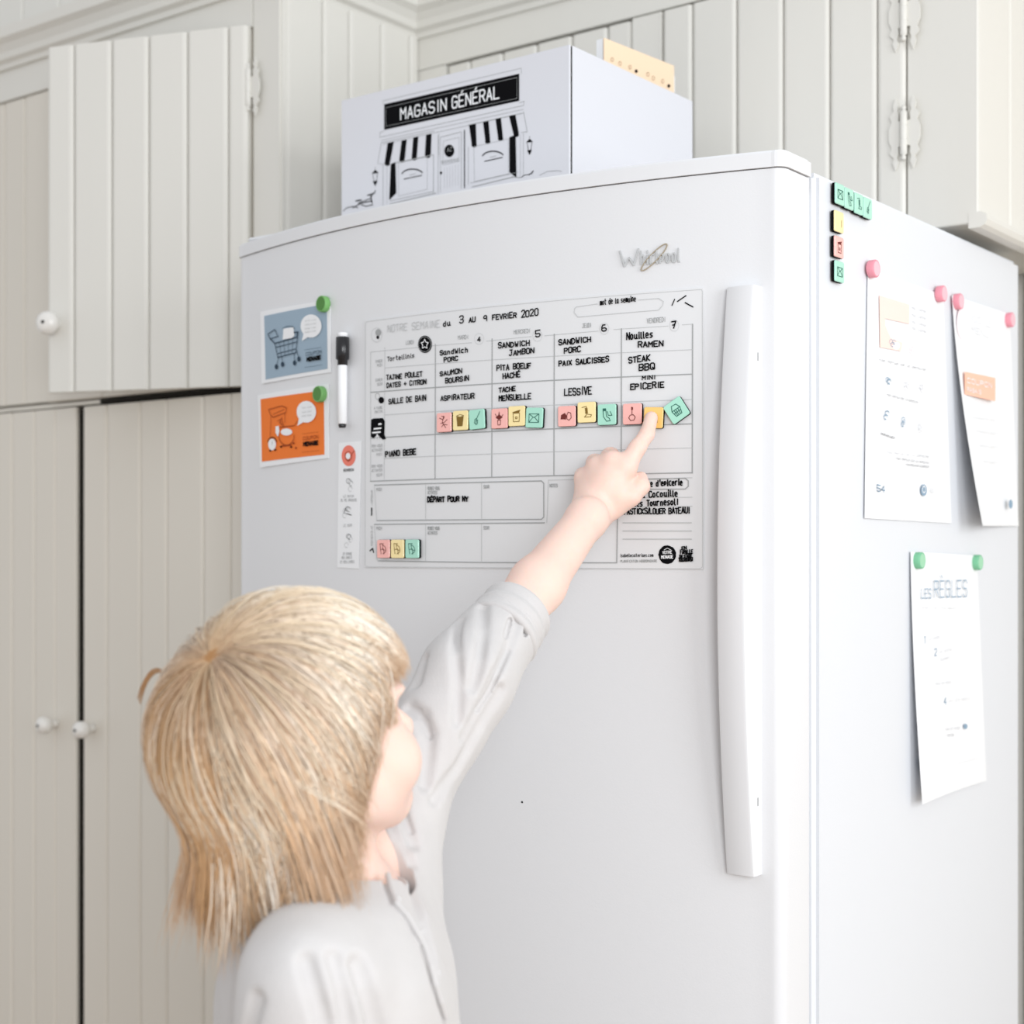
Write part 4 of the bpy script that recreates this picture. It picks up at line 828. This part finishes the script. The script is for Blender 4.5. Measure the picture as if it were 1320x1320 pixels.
def f_torso(p, g=0):
    d = ellip(p, CH, TM, np.array([.070 + g, .098 + g, .125 + g])); d = smin(d, ellip(p, PV + UP * .10, TM, np.array([.066 + g, .080 + g, .14 + g])), .05)
    d = smin(d, ellip(p, PV, TM, np.array([.070 + g, .085 + g, .085 + g])), .04)
    return d
def f_body(p):
    out = np.full(len(p), 9.)
    d = f_torso(p, -.006)
    d = smin(d, chain(p, [NB - UP * .02, SHR], [.035, .034]), .03); d = smin(d, chain(p, [NB - UP * .02, SHL], [.035, .034]), .03)
    d = smin(d, chain(p, [SHR, ELR, WRR], [.033, .025, .019]), .015); d = smin(d, chain(p, [SHL, ELB, (ELB * .45 + WRI * .55), WRI, WR2], [.033, .0265, .0245, .0185, .0175], .012), .012)
    hr_ = [WRR, WRR + UP * -.045 + tf * .004]; d = smin(d, chain(p, hr_, [.017, .018]), .008)
    for j in range(4):
        b_ = hr_[1] + tf * (.018 - .012 * j); d = smin(d, chain(p, [b_, b_ + UP * -.03 - tl * -.004, b_ + UP * -.048 + tl * .012], [.0078, .007, .0062], .003), .003)
    d = smin(d, chain(p, [hr_[0] + tf * .010, hr_[0] + tf * .028 + UP * -.03, hr_[0] + tf * .026 + UP * -.052], [.009, .008, .0068], .003), .004)
    for a_ in ((HIPL, KL, AL), (HIPR, KR, AR)): d = smin(d, chain(p, a_, [.060, .042, .030]), .02)
    for a_ in (AL, AR): d = smin(d, cone(p, a_ + UP * -.035, a_ + UP * -.042 + tf * .09, .027, .022), .012)
    m = np.linalg.norm(p - HC, axis=1) < .26; 
    if m.any(): d[m] = smin(d[m], f_head(p[m]), .012)
    m = np.linalg.norm(p - HCc, axis=1) < .13
    if m.any(): d[m] = smin(d[m], f_hand(p[m]), .010)
    return d
SKIN = mat('child_skin', (.87, .63, .54), .5, .35, noise=.05, nscale=30, sss=.25)
nt = SKIN.node_tree
kid = empty('person', (PV[0], PV[1], 0), 'child with shaggy blond hair in a pale grey shirt pointing at the planner', 'person')
bx = np.array([HC, TIP, WRR, AL, AR, SHR, ELB]); lo_ = bx.min(0) - .16; hi_ = bx.max(0) + .16; lo_[2] = 0.0
V, Fq = sdf_mesh(f_body, lo_, hi_, .002); bo = np_mesh('body', V, Fq, SKIN); sub(kid, bo); bo['label'] = 'fair-skinned body with the left arm raised and index finger pointing'
EYEW = mat('eye_white', (.8, .78, .76), .2, .5); IRIS = mat('iris', (.10, .18, .25), .2, .5)
for s_ in (-1, 1):
    c_ = hp(.0640, s_ * .029, -.004); g_ = nrm(hf + hr * 0); 
    e = sub(kid, lathe('eye', [(.0001, -.0105)] + [(.0105 * math.sin(math.pi * i / 12), -.0105 * math.cos(math.pi * i / 12)) for i in range(1, 12)] + [(.0001, .0105)], g_, c_, EYEW, 20))
    sub(e, lathe('iris', [(.0048, .0093), (.0040, .0099), (.0018, .0107)], g_, c_, IRIS, 16))
# fingernails: index and thumb
NAIL = mat('nail', (.86, .60, .52), .25, .5)
# ---- shirt
CUF = ELB + (WRI - ELB) * .315; ax_ = nrm(WRI - ELB)
NKA = NB + UP * .018
def f_shirt0(p):
    d = f_torso(p, .010)
    d = smin(d, ellip(p, CH + UP * .035 - tl * .0, TM, np.array([.074, .112, .085])), .03)
    d = smin(d, chain(p, [NB - UP * .045, SHR - UP * .006], [.048, .041]), .055); d = smin(d, chain(p, [NB - UP * .03, SHL], [.040, .040]), .03)
    d = smin(d, cone(p, CH + tf * .03, SHL + tf * .006, .055, .040), .03)
    d = smin(d, chain(p, [SHR, ELR, WRR + UP * .02], [.044, .036, .029]), .02)
    d = smin(d, chain(p, [SHL, ELB, CUF], [.041, .0395, .0335], .015), .018)
    d = smin(d, cone(p, NB - UP * .04, NB - UP * .008 + tf * .004, .052, .043), .012)
    return d
def nz_(p, s, o): return np.sin(p[:, 0] * s + 1.3 * np.sin(p[:, 1] * s * .7 + o) + o) * np.sin(p[:, 2] * s * .6 + 1.1 * np.sin(p[:, 0] * s * .5 + 2 * o)) * np.cos(p[:, 1] * s * .8 + o * 3)
def f_shirt1(p): return f_shirt0(p) + .0022 * nz_(p, 42, .4) + .0012 * nz_(p, 85, 1.7)
CRE = []
def cre(pts, d0, d1, r, depth=.0015):
    q = [march(f_shirt1, x, y, d0, d1, 700) for x, y in pts]; q = [a for a in q if a is not None]
    if len(q) > 1: CRE.append(([a + A3(ray(660, 706)) * 0 for a in q], r, depth))
cre([(536, 880), (546, 850), (560, 820), (570, 800)], .9, 1.6, .0030)
cre([(622, 782), (623, 810), (618, 850), (610, 885)], .9, 1.6, .0028); cre([(592, 800), (588, 840), (591, 880), (590, 930)], .9, 1.6, .0022)
cre([(668, 800), (656, 835), (640, 868), (625, 900), (600, 950)], .9, 1.6, .0024)
cre([(646, 890), (620, 935), (590, 990), (560, 1030)], .9, 1.6, .0026)
cre([(527, 912), (543, 922), (553, 945), (551, 975), (548, 1010)], .9, 1.6, .0036)
cre([(515, 1030), (522, 1055), (533, 1085)], .9, 1.6, .0034); cre([(500, 1050), (512, 1078), (530, 1110)], .9, 1.6, .0030); cre([(484, 1072), (505, 1100), (528, 1140), (545, 1180), (556, 1230)], .9, 1.6, .0030)
cre([(497, 1092), (520, 1130), (545, 1200), (560, 1260)], .9, 1.6, .0022)
cre([(462, 1245), (472, 1275), (480, 1300), (488, 1340)], .9, 1.6, .0045); cre([(395, 1240), (405, 1275), (418, 1320), (425, 1360)], .9, 1.6, .0035); cre([(430, 1235), (440, 1270), (450, 1330)], .9, 1.6, .0028)
cre([(330, 1290), (322, 1320), (312, 1360)], .9, 1.6, .0035)
DEEP = []
def deep(pts, r=.0021, inset=.0004):
    q = [march(f_shirt1, x, y, .9, 1.6, 900) for x, y in pts]; q = [a + nrm(A3(ray(*pts[0]))) * inset for a in q if a is not None]
    
    if len(q) > 1:
        for k_ in (.0002, .0024, .0046): DEEP.append(([a + nrm(A3(ray(*pts[0]))) * k_ for a in q], r * .85))
deep([(618, 748), (640, 757), (658, 772), (672, 792), (679, 806), (677, 818)]); deep([(657, 800), (652, 820)]); deep([(655, 838), (642, 866), (630, 892), (615, 915)], .0021)
deep([(529, 912), (540, 917), (550, 932), (554, 950)], .0022); deep([(516, 1030), (521, 1048), (530, 1072)], .0022); deep([(485, 1074), (500, 1096), (515, 1118)], .0022)
deep([(495, 1132), (498, 1146), (505, 1166), (520, 1182), (532, 1202), (543, 1222), (551, 1248), (557, 1270), (565, 1292), (571, 1312), (576, 1345)], .0016)
def f_shirt(p):
    d = f_shirt1(p)
    for q, r, dp in CRE:
        m = np.linalg.norm(p - q[len(q) // 2], axis=1) < .12
        if m.any(): d[m] = smax(d[m], -chain(p[m], q, [r * 1.4] * len(q), .001), .007)
    for q, r in DEEP:
        m = np.linalg.norm(p - q[len(q) // 2], axis=1) < .13
        if m.any(): d[m] = smax(d[m], -chain(p[m], q, [r * 1.35] * len(q), .001), .001)
    # sleeve ends at the cuff, hem at the hips, neck opening
    d = smax(d, (p - (CUF - ax_ * .004)) @ ax_, .003) if False else np.where(np.linalg.norm(p - CUF, axis=1) < .09, np.maximum(d, (p - CUF) @ ax_), d)
    d = np.maximum(d, (PV[2] - .07) - p[:, 2])
    nk = cone(p, NB - UP * .035 + tf * .006, NB + UP * .10 + tf * .03, .041, .045)
    d = smax(d, -nk, .002)
    un_ = nrm(UP - tf * .15); pv_ = p - (NB + UP * .014); hh = pv_ @ un_; rd = np.linalg.norm(pv_ - hh[:, None] * un_, axis=1)
    d = np.where(hh > -.05, smax(d, hh - 1.6 * np.maximum(0, rd - .050), .003), d)
    wr = WRR + UP * .012; d = np.where(np.linalg.norm(p - wr, axis=1) < .05, np.maximum(d, wr[2] - p[:, 2]), d)
    return d
SHIRT = mat('grey_cotton', (.60, .585, .58), .85, .15, noise=.04, nscale=60, bump=.25, bscale=900, sheen=.3)
V, Fq = sdf_mesh(f_shirt, lo_, hi_, .0014); so = np_mesh('shirt', V, Fq, SHIRT); sub(kid, so)
# rolled cuff
def f_cuff(p):
    a = CUF - ax_ * .020; b = CUF + ax_ * .020; t = (p - a) @ ax_; L_ = np.linalg.norm(b - a); r = np.linalg.norm(p - a - t[:, None] * ax_, axis=1)
    R0 = .0345 - .10 * t * .9 + .0012 * np.sin(t * 420)
    tw = (p - CUF) @ R_3
    d = np.abs(r - R0 + .0020) - .0030; return smax(d, np.abs(t - L_ / 2 + .05 * tw) - L_ / 2, .003)
V, Fq = sdf_mesh(f_cuff, CUF - .07, CUF + .07, .0014); co = np_mesh('cuff', V, Fq, SHIRT); sub(so, co); co['label'] = 'rolled sleeve cuff'
# collar band
def f_collar(p):
    a = NB + UP * .002 + tf * .004; x_ = nrm(UP * 1 + tf * .10); t = (p - a) @ x_; q = p - a - t[:, None] * x_; r = np.sqrt(((q @ tf) / 1.04) ** 2 + (q @ tl) ** 2)
    d = np.abs(r - .0448 + t * .12) - .0017; return smax(d, np.abs(t) - .014, .002)
V, Fq = sdf_mesh(f_collar, NB - .09, NB + .09, .0014); co = np_mesh('collar', V, Fq, SHIRT); sub(so, co); co['label'] = 'narrow stand collar'
# placket: dark slit and buttons
sl = [march(f_shirt1, x, y, .9, 1.6, 900) for x, y in ((500, 1128), (504, 1146), (511, 1164), (525, 1180), (537, 1200), (548, 1220), (556, 1246), (562, 1270), (569, 1292), (575, 1312))]
sl = [s_ for s_ in sl if s_ is not None]
def f_pl(p): return chain(p, [s_ + A3(FW) * .0005 for s_ in sl], [.0022] * len(sl), .001)
V, Fq = sdf_mesh(f_pl, np.min(sl, 0) - .02, np.max(sl, 0) + .02, .0010, 3); pl = np_mesh('placket_edge', V, Fq, SHIRT); sub(so, pl)
for x, y in ((512, 1160), (544, 1203), (563, 1255), (573, 1312)):
    q = march(f_shirt, x, y, .9, 1.6)
    if q is not None: o = sub(so, lathe('button', [(.0030, -.001), (.0032, .001), (.0027, .0014), (.0020, .0010)], -A3(ray(x, y)) + R_3 * .6, q, SHIRT, 14))
# trousers, shoes
def f_tr(p):
    d = ellip(p, PV, TM, np.array([.082, .098, .095]))
    for a_ in ((HIPL, KL, AL), (HIPR, KR, AR)): d = smin(d, chain(p, a_, [.068, .052, .042]), .02)
    d = d + .002 * nz_(p, 50, 2.); d = np.maximum(d, .065 - p[:, 2]); return np.maximum(d, p[:, 2] - (PV[2] + .06))
TRO = mat('denim', (.05, .08, .14), .8, .2, noise=.1, nscale=200)
V, Fq = sdf_mesh(f_tr, lo_, hi_, .005, 3); o = sub(kid, np_mesh('trousers', V, Fq, TRO))
for a_ in (AL, AR):
    def f_sh(p): return np.maximum(smin(cone(p, a_ + UP * -.036, a_ + UP * -.036 + tf * .10, .034, .029), cone(p, a_ + UP * -.03, a_ + UP * .0, .034, .034), .012), .001 - p[:, 2])
    V, Fq = sdf_mesh(f_sh, a_ - .16, a_ + .18, .004, 3); sub(kid, np_mesh('slipper', V, Fq, TRO))
# ---- hair
HAIR = bpy.data.materials.new('blond_hair'); HAIR.use_nodes = True; nt = HAIR.node_tree; b = nt.nodes['Principled BSDF']; at = nt.nodes.new('ShaderNodeAttribute'); at.attribute_name = 'tone'
nt.links.new(at.outputs['Color'], b.inputs['Base Color']); b.inputs['Roughness'].default_value = .38; b.inputs['Specular IOR Level'].default_value = .9; b.inputs['Anisotropic'].default_value = .5
b.inputs['Transmission Weight'].default_value = 0; b.inputs['Sheen Weight'].default_value = .2
CAPM = mat('hair_undercoat', hexc(178, 132, 88), .8, .2, noise=.2, nscale=60)
el = np.array([.088, .071, .078]) * HS; ec = np.array([-.008, 0, .020]) * HS
def toL(p): return (p - HC) @ HM
def toW(q): return HC + q @ HM.T
wpt = march(lambda p: ellip(p, hp(-.008, 0, .020), HM, (el + .012)), 262, 838, .8, 1.4); WH = nrm((toL(wpt) - ec) / el)
gl = UP @ HM
def hair(N, name, width, tone, seedk, lenk=1.0, lift=(.002, .011), nG=240, wild=1.0):
    rg_ = np.random.default_rng(seedk)
    X = rg_.normal(size=(N * 4, 3)); X /= np.linalg.norm(X, axis=1)[:, None]; q = X * el + ec
    f, r, u = q[:, 0] / HS, np.abs(q[:, 1]) / HS, q[:, 2] / HS
    ok = (u > -.052) & ~((f > .045) & (u < .058 - .25 * (r - .02))) & ~((f > .012) & (u < -.002)) & ~((f > -.005) & (u < -.03))
    X = X[ok][:N]; Xw = WH[None] + rg_.normal(size=(N // 5, 3)) * .16; Xw /= np.linalg.norm(Xw, axis=1)[:, None]; X = np.concatenate([X, Xw]); N = len(X); q = X * el + ec
    G = rg_.normal(size=(nG, 3)); G /= np.linalg.norm(G, axis=1)[:, None]; gi = np.argmax(X @ G.T, 1); gt = rg_.normal(size=(nG, 6))[gi]
    # direction away from the whorl, swirling a little
    t = X - WH[None]; t -= (t * X).sum(1)[:, None] * X; t += 1e-6; t /= np.linalg.norm(t, axis=1)[:, None]
    sw = np.cross(X, t); dist = np.arccos(np.clip(X @ WH, -1, 1)); t = t + sw * (.55 * np.exp(-dist * 2.2))[:, None]
    S = 16; ln = (.128 + .022 * gt[:, 0].clip(-1, 1) + .045 * rg_.random(N) + .45 * np.clip(-q[:, 0] - .01, 0, .06) - .35 * np.clip(q[:, 0], 0, .06)) * lenk; step = ln / S
    # hair on the crown travels further
    step = step * (1 + .50 * np.clip(q[:, 2] / el[2], 0, 1)); lf = lift[0] + (lift[1] - lift[0]) * rg_.random(N) + .002 * gt[:, 1].clip(-1.5, 1.5)
    q = ec + (q - ec) * 1.045; P = [q.copy()]; t = t + (gt[:, 2:5] * .30 + rg_.normal(size=(N, 3)) * .12) * np.exp(-dist * 1.6)[:, None]; d = t.copy(); cur = q.copy()
    for s in range(S):
        a = (s + 1) / S
        n = (cur - ec) / el ** 2; n /= np.linalg.norm(n, axis=1)[:, None]
        rad = np.linalg.norm((cur - ec) / el, axis=1)
        g = -gl[None] * (.18 + .95 * a ** 1.2)
        below = np.clip((-(cur[:, 2]) / HS + .000) / .05, 0, 1)[:, None]
        d = d * .78 + t * (.30 * (1 - a)) + g * .34 + gt[:, 2:5] * .045 * wild + rg_.normal(size=(N, 3)) * .018 * wild
        dn_ = (d * n).sum(1)[:, None]; d = d - n * np.minimum(dn_, 0) * .9 - n * np.maximum(dn_, 0) * .45 * (1 - below)
        d = d - n * (.07 * below * (rad[:, None] > 1.10))
        d /= np.linalg.norm(d, axis=1)[:, None]
        cur = cur + d * step[:, None]
        tgt = 1 + (.0065 + lf * min(1, a * 5)) / .078 * (1 + .35 * a); rr = np.linalg.norm((cur - ec) / el, axis=1); psh = np.where((rr < tgt), tgt / rr, 1 - (.80 * (1 - .92 * below[:, 0])) * (1 - tgt / rr))
        cur = ec + (cur - ec) * psh[:, None]; P.append(cur.copy())
    P = np.stack(P, 1)                                     # N,S+1,3 local
    # keep hair off the face
    bad = (P[:, :, 0] / HS > .046) & (P[:, :, 2] / HS < .022); bad |= (P[:, :, 0] / HS > .018 + .014 * rg_.random((N, 1)) + .55 * (P[:, :, 2] / HS + .004)) & (P[:, :, 2] / HS < -.004)
    wz = HC[2] + P @ gl; thr = 1.026 + .068 * np.clip((P[:, :, 0] + .100) / .12, 0, 1) + .052 * (rg_.random((N, 1)) - .5) + .012 * gt[:, 1:2]
    bad |= wz < thr
    fi = np.where(bad.any(1), np.argmax(bad, 1), S + 1); kp = fi >= 4; P = P[kp]; gt = gt[kp]; fi = fi[kp]; N = len(P)
    u_ = np.linspace(0, 1, S + 1)[None] * (np.minimum(fi, S + 1) - 1)[:, None]; i0 = np.minimum(u_.astype(int), S - 1); fr_ = (u_ - i0)[..., None]; ar = np.arange(N)[:, None]
    P = P[ar, i0] * (1 - fr_) + P[ar, i0 + 1] * fr_
    T = np.gradient(P, axis=1); T /= np.linalg.norm(T, axis=2)[..., None] + 1e-9
    n = (P - ec) / el ** 2; n /= np.linalg.norm(n, axis=2)[..., None]; B = np.cross(T, n); B /= np.linalg.norm(B, axis=2)[..., None] + 1e-9; n = np.cross(B, T)
    a = np.linspace(0, 1, S + 1); wd = width * (.55 + .6 * np.sin(np.pi * np.clip(a * .9 + .12, 0, 1))) * np.where(a > .8, (1 - a) / .2 * .9 + .1, 1)
    wv = wd[None, :, None] * (.7 + .6 * rg_.random((N, 1, 1)))
    R3 = [P + wv * (B * math.cos(x_) * 1.25 + n * math.sin(x_) * .8) for x_ in (math.pi / 2, math.pi / 2 + 2.0944, math.pi / 2 + 4.1888)]
    V = np.stack(R3, 2)                                    # N,S+1,3,3
    V = toW(V.reshape(-1, 3)); idx = np.arange(N * (S + 1) * 3).reshape(N, S + 1, 3)
    F = np.stack([idx[:, :-1, :], np.roll(idx[:, :-1, :], -1, 2), np.roll(idx[:, 1:, :], -1, 2), idx[:, 1:, :]], -1).reshape(-1, 4)
    o = np_mesh(name, V, F, HAIR); me = o.data
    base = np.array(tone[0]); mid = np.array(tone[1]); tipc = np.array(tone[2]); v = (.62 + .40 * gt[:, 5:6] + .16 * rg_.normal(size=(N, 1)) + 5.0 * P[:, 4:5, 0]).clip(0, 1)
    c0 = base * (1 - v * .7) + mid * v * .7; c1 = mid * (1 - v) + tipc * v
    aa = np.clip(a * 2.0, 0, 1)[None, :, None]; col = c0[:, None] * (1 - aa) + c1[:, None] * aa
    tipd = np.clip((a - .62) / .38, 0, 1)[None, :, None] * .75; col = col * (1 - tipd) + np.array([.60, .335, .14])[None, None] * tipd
    col = np.repeat(col[:, :, None], 3, 2).reshape(-1, 3); ca = me.color_attributes.new('tone', 'FLOAT_COLOR', 'POINT'); ca.data.foreach_set('color', np.concatenate([col, np.ones((len(col), 1))], 1).astype(np.float32).ravel())
    return o
def f_cap(p):
    d = ellip(p, hp(-.008, 0, .020), HM, el + .0045); q = toL(p) / HS
    d = smin(d, ellip(p, hp(-.026, 0, -.014), HM, np.array([.062, .064, .062]) * HS), .02)
    face = np.maximum(.040 - q[:, 0] , -(.056 - q[:, 2])) ; d = smax(d, -np.maximum(.040 - q[:, 0], q[:, 2] - .056) , .006)
    d = smax(d, -np.maximum(.012 - q[:, 0], q[:, 2] + .004), .006); d = smax(d, -np.maximum(-.006 - q[:, 0], q[:, 2] + .03), .006)
    return smax(d, -.062 - q[:, 2], .01)
V, Fq = sdf_mesh(f_cap, HC - .16, HC + .16, .003, 3); ho = np_mesh('hair', V, Fq, CAPM); sub(kid, ho); ho['label'] = 'shaggy chin-length blond hair'
def lock(pts, w_, col, nm):
    q = [W(*p_) for p_ in pts]; c_ = bpy.data.curves.new(nm, 'CURVE'); c_.dimensions = '3D'; c_.bevel_depth = w_; c_.bevel_resolution = 1
    sp = c_.splines.new('NURBS'); sp.points.add(len(q) - 1)
    for i_k, a_ in enumerate(q): sp.points[i_k].co = (*a_, 1); sp.points[i_k].radius = .25 + .75 * math.sin(math.pi * (i_k + .6) / (len(q) + .2))
    sp.use_endpoint_u = True; sp.order_u = 4; t_ = bpy.data.objects.new(nm, c_); COL.objects.link(t_); dg = bpy.context.evaluated_depsgraph_get(); me = bpy.data.meshes.new_from_object(t_.evaluated_get(dg)); bpy.data.objects.remove(t_)
    o = link(nm, me, None, None, True); me.materials.clear(); me.materials.append(mat('lock_' + nm, col, .5, .4)); return o
for j_ in range(5):
    o_ = .0
    sub(ho, lock([(212 + j_, 866 + j_, 1.10), (202 + j_, 858 + j_ * 1.5, 1.10), (190 + j_, 866 + j_, 1.10), (181 + j_ * 1.3, 886, 1.10), (177 + j_, 900 + j_ * 2, 1.10)], .0005, (.38, .21, .10), 'stray_curl'))
TON = [(.30, .16, .07), (.74, .47, .25), (1.0, .92, .80)]
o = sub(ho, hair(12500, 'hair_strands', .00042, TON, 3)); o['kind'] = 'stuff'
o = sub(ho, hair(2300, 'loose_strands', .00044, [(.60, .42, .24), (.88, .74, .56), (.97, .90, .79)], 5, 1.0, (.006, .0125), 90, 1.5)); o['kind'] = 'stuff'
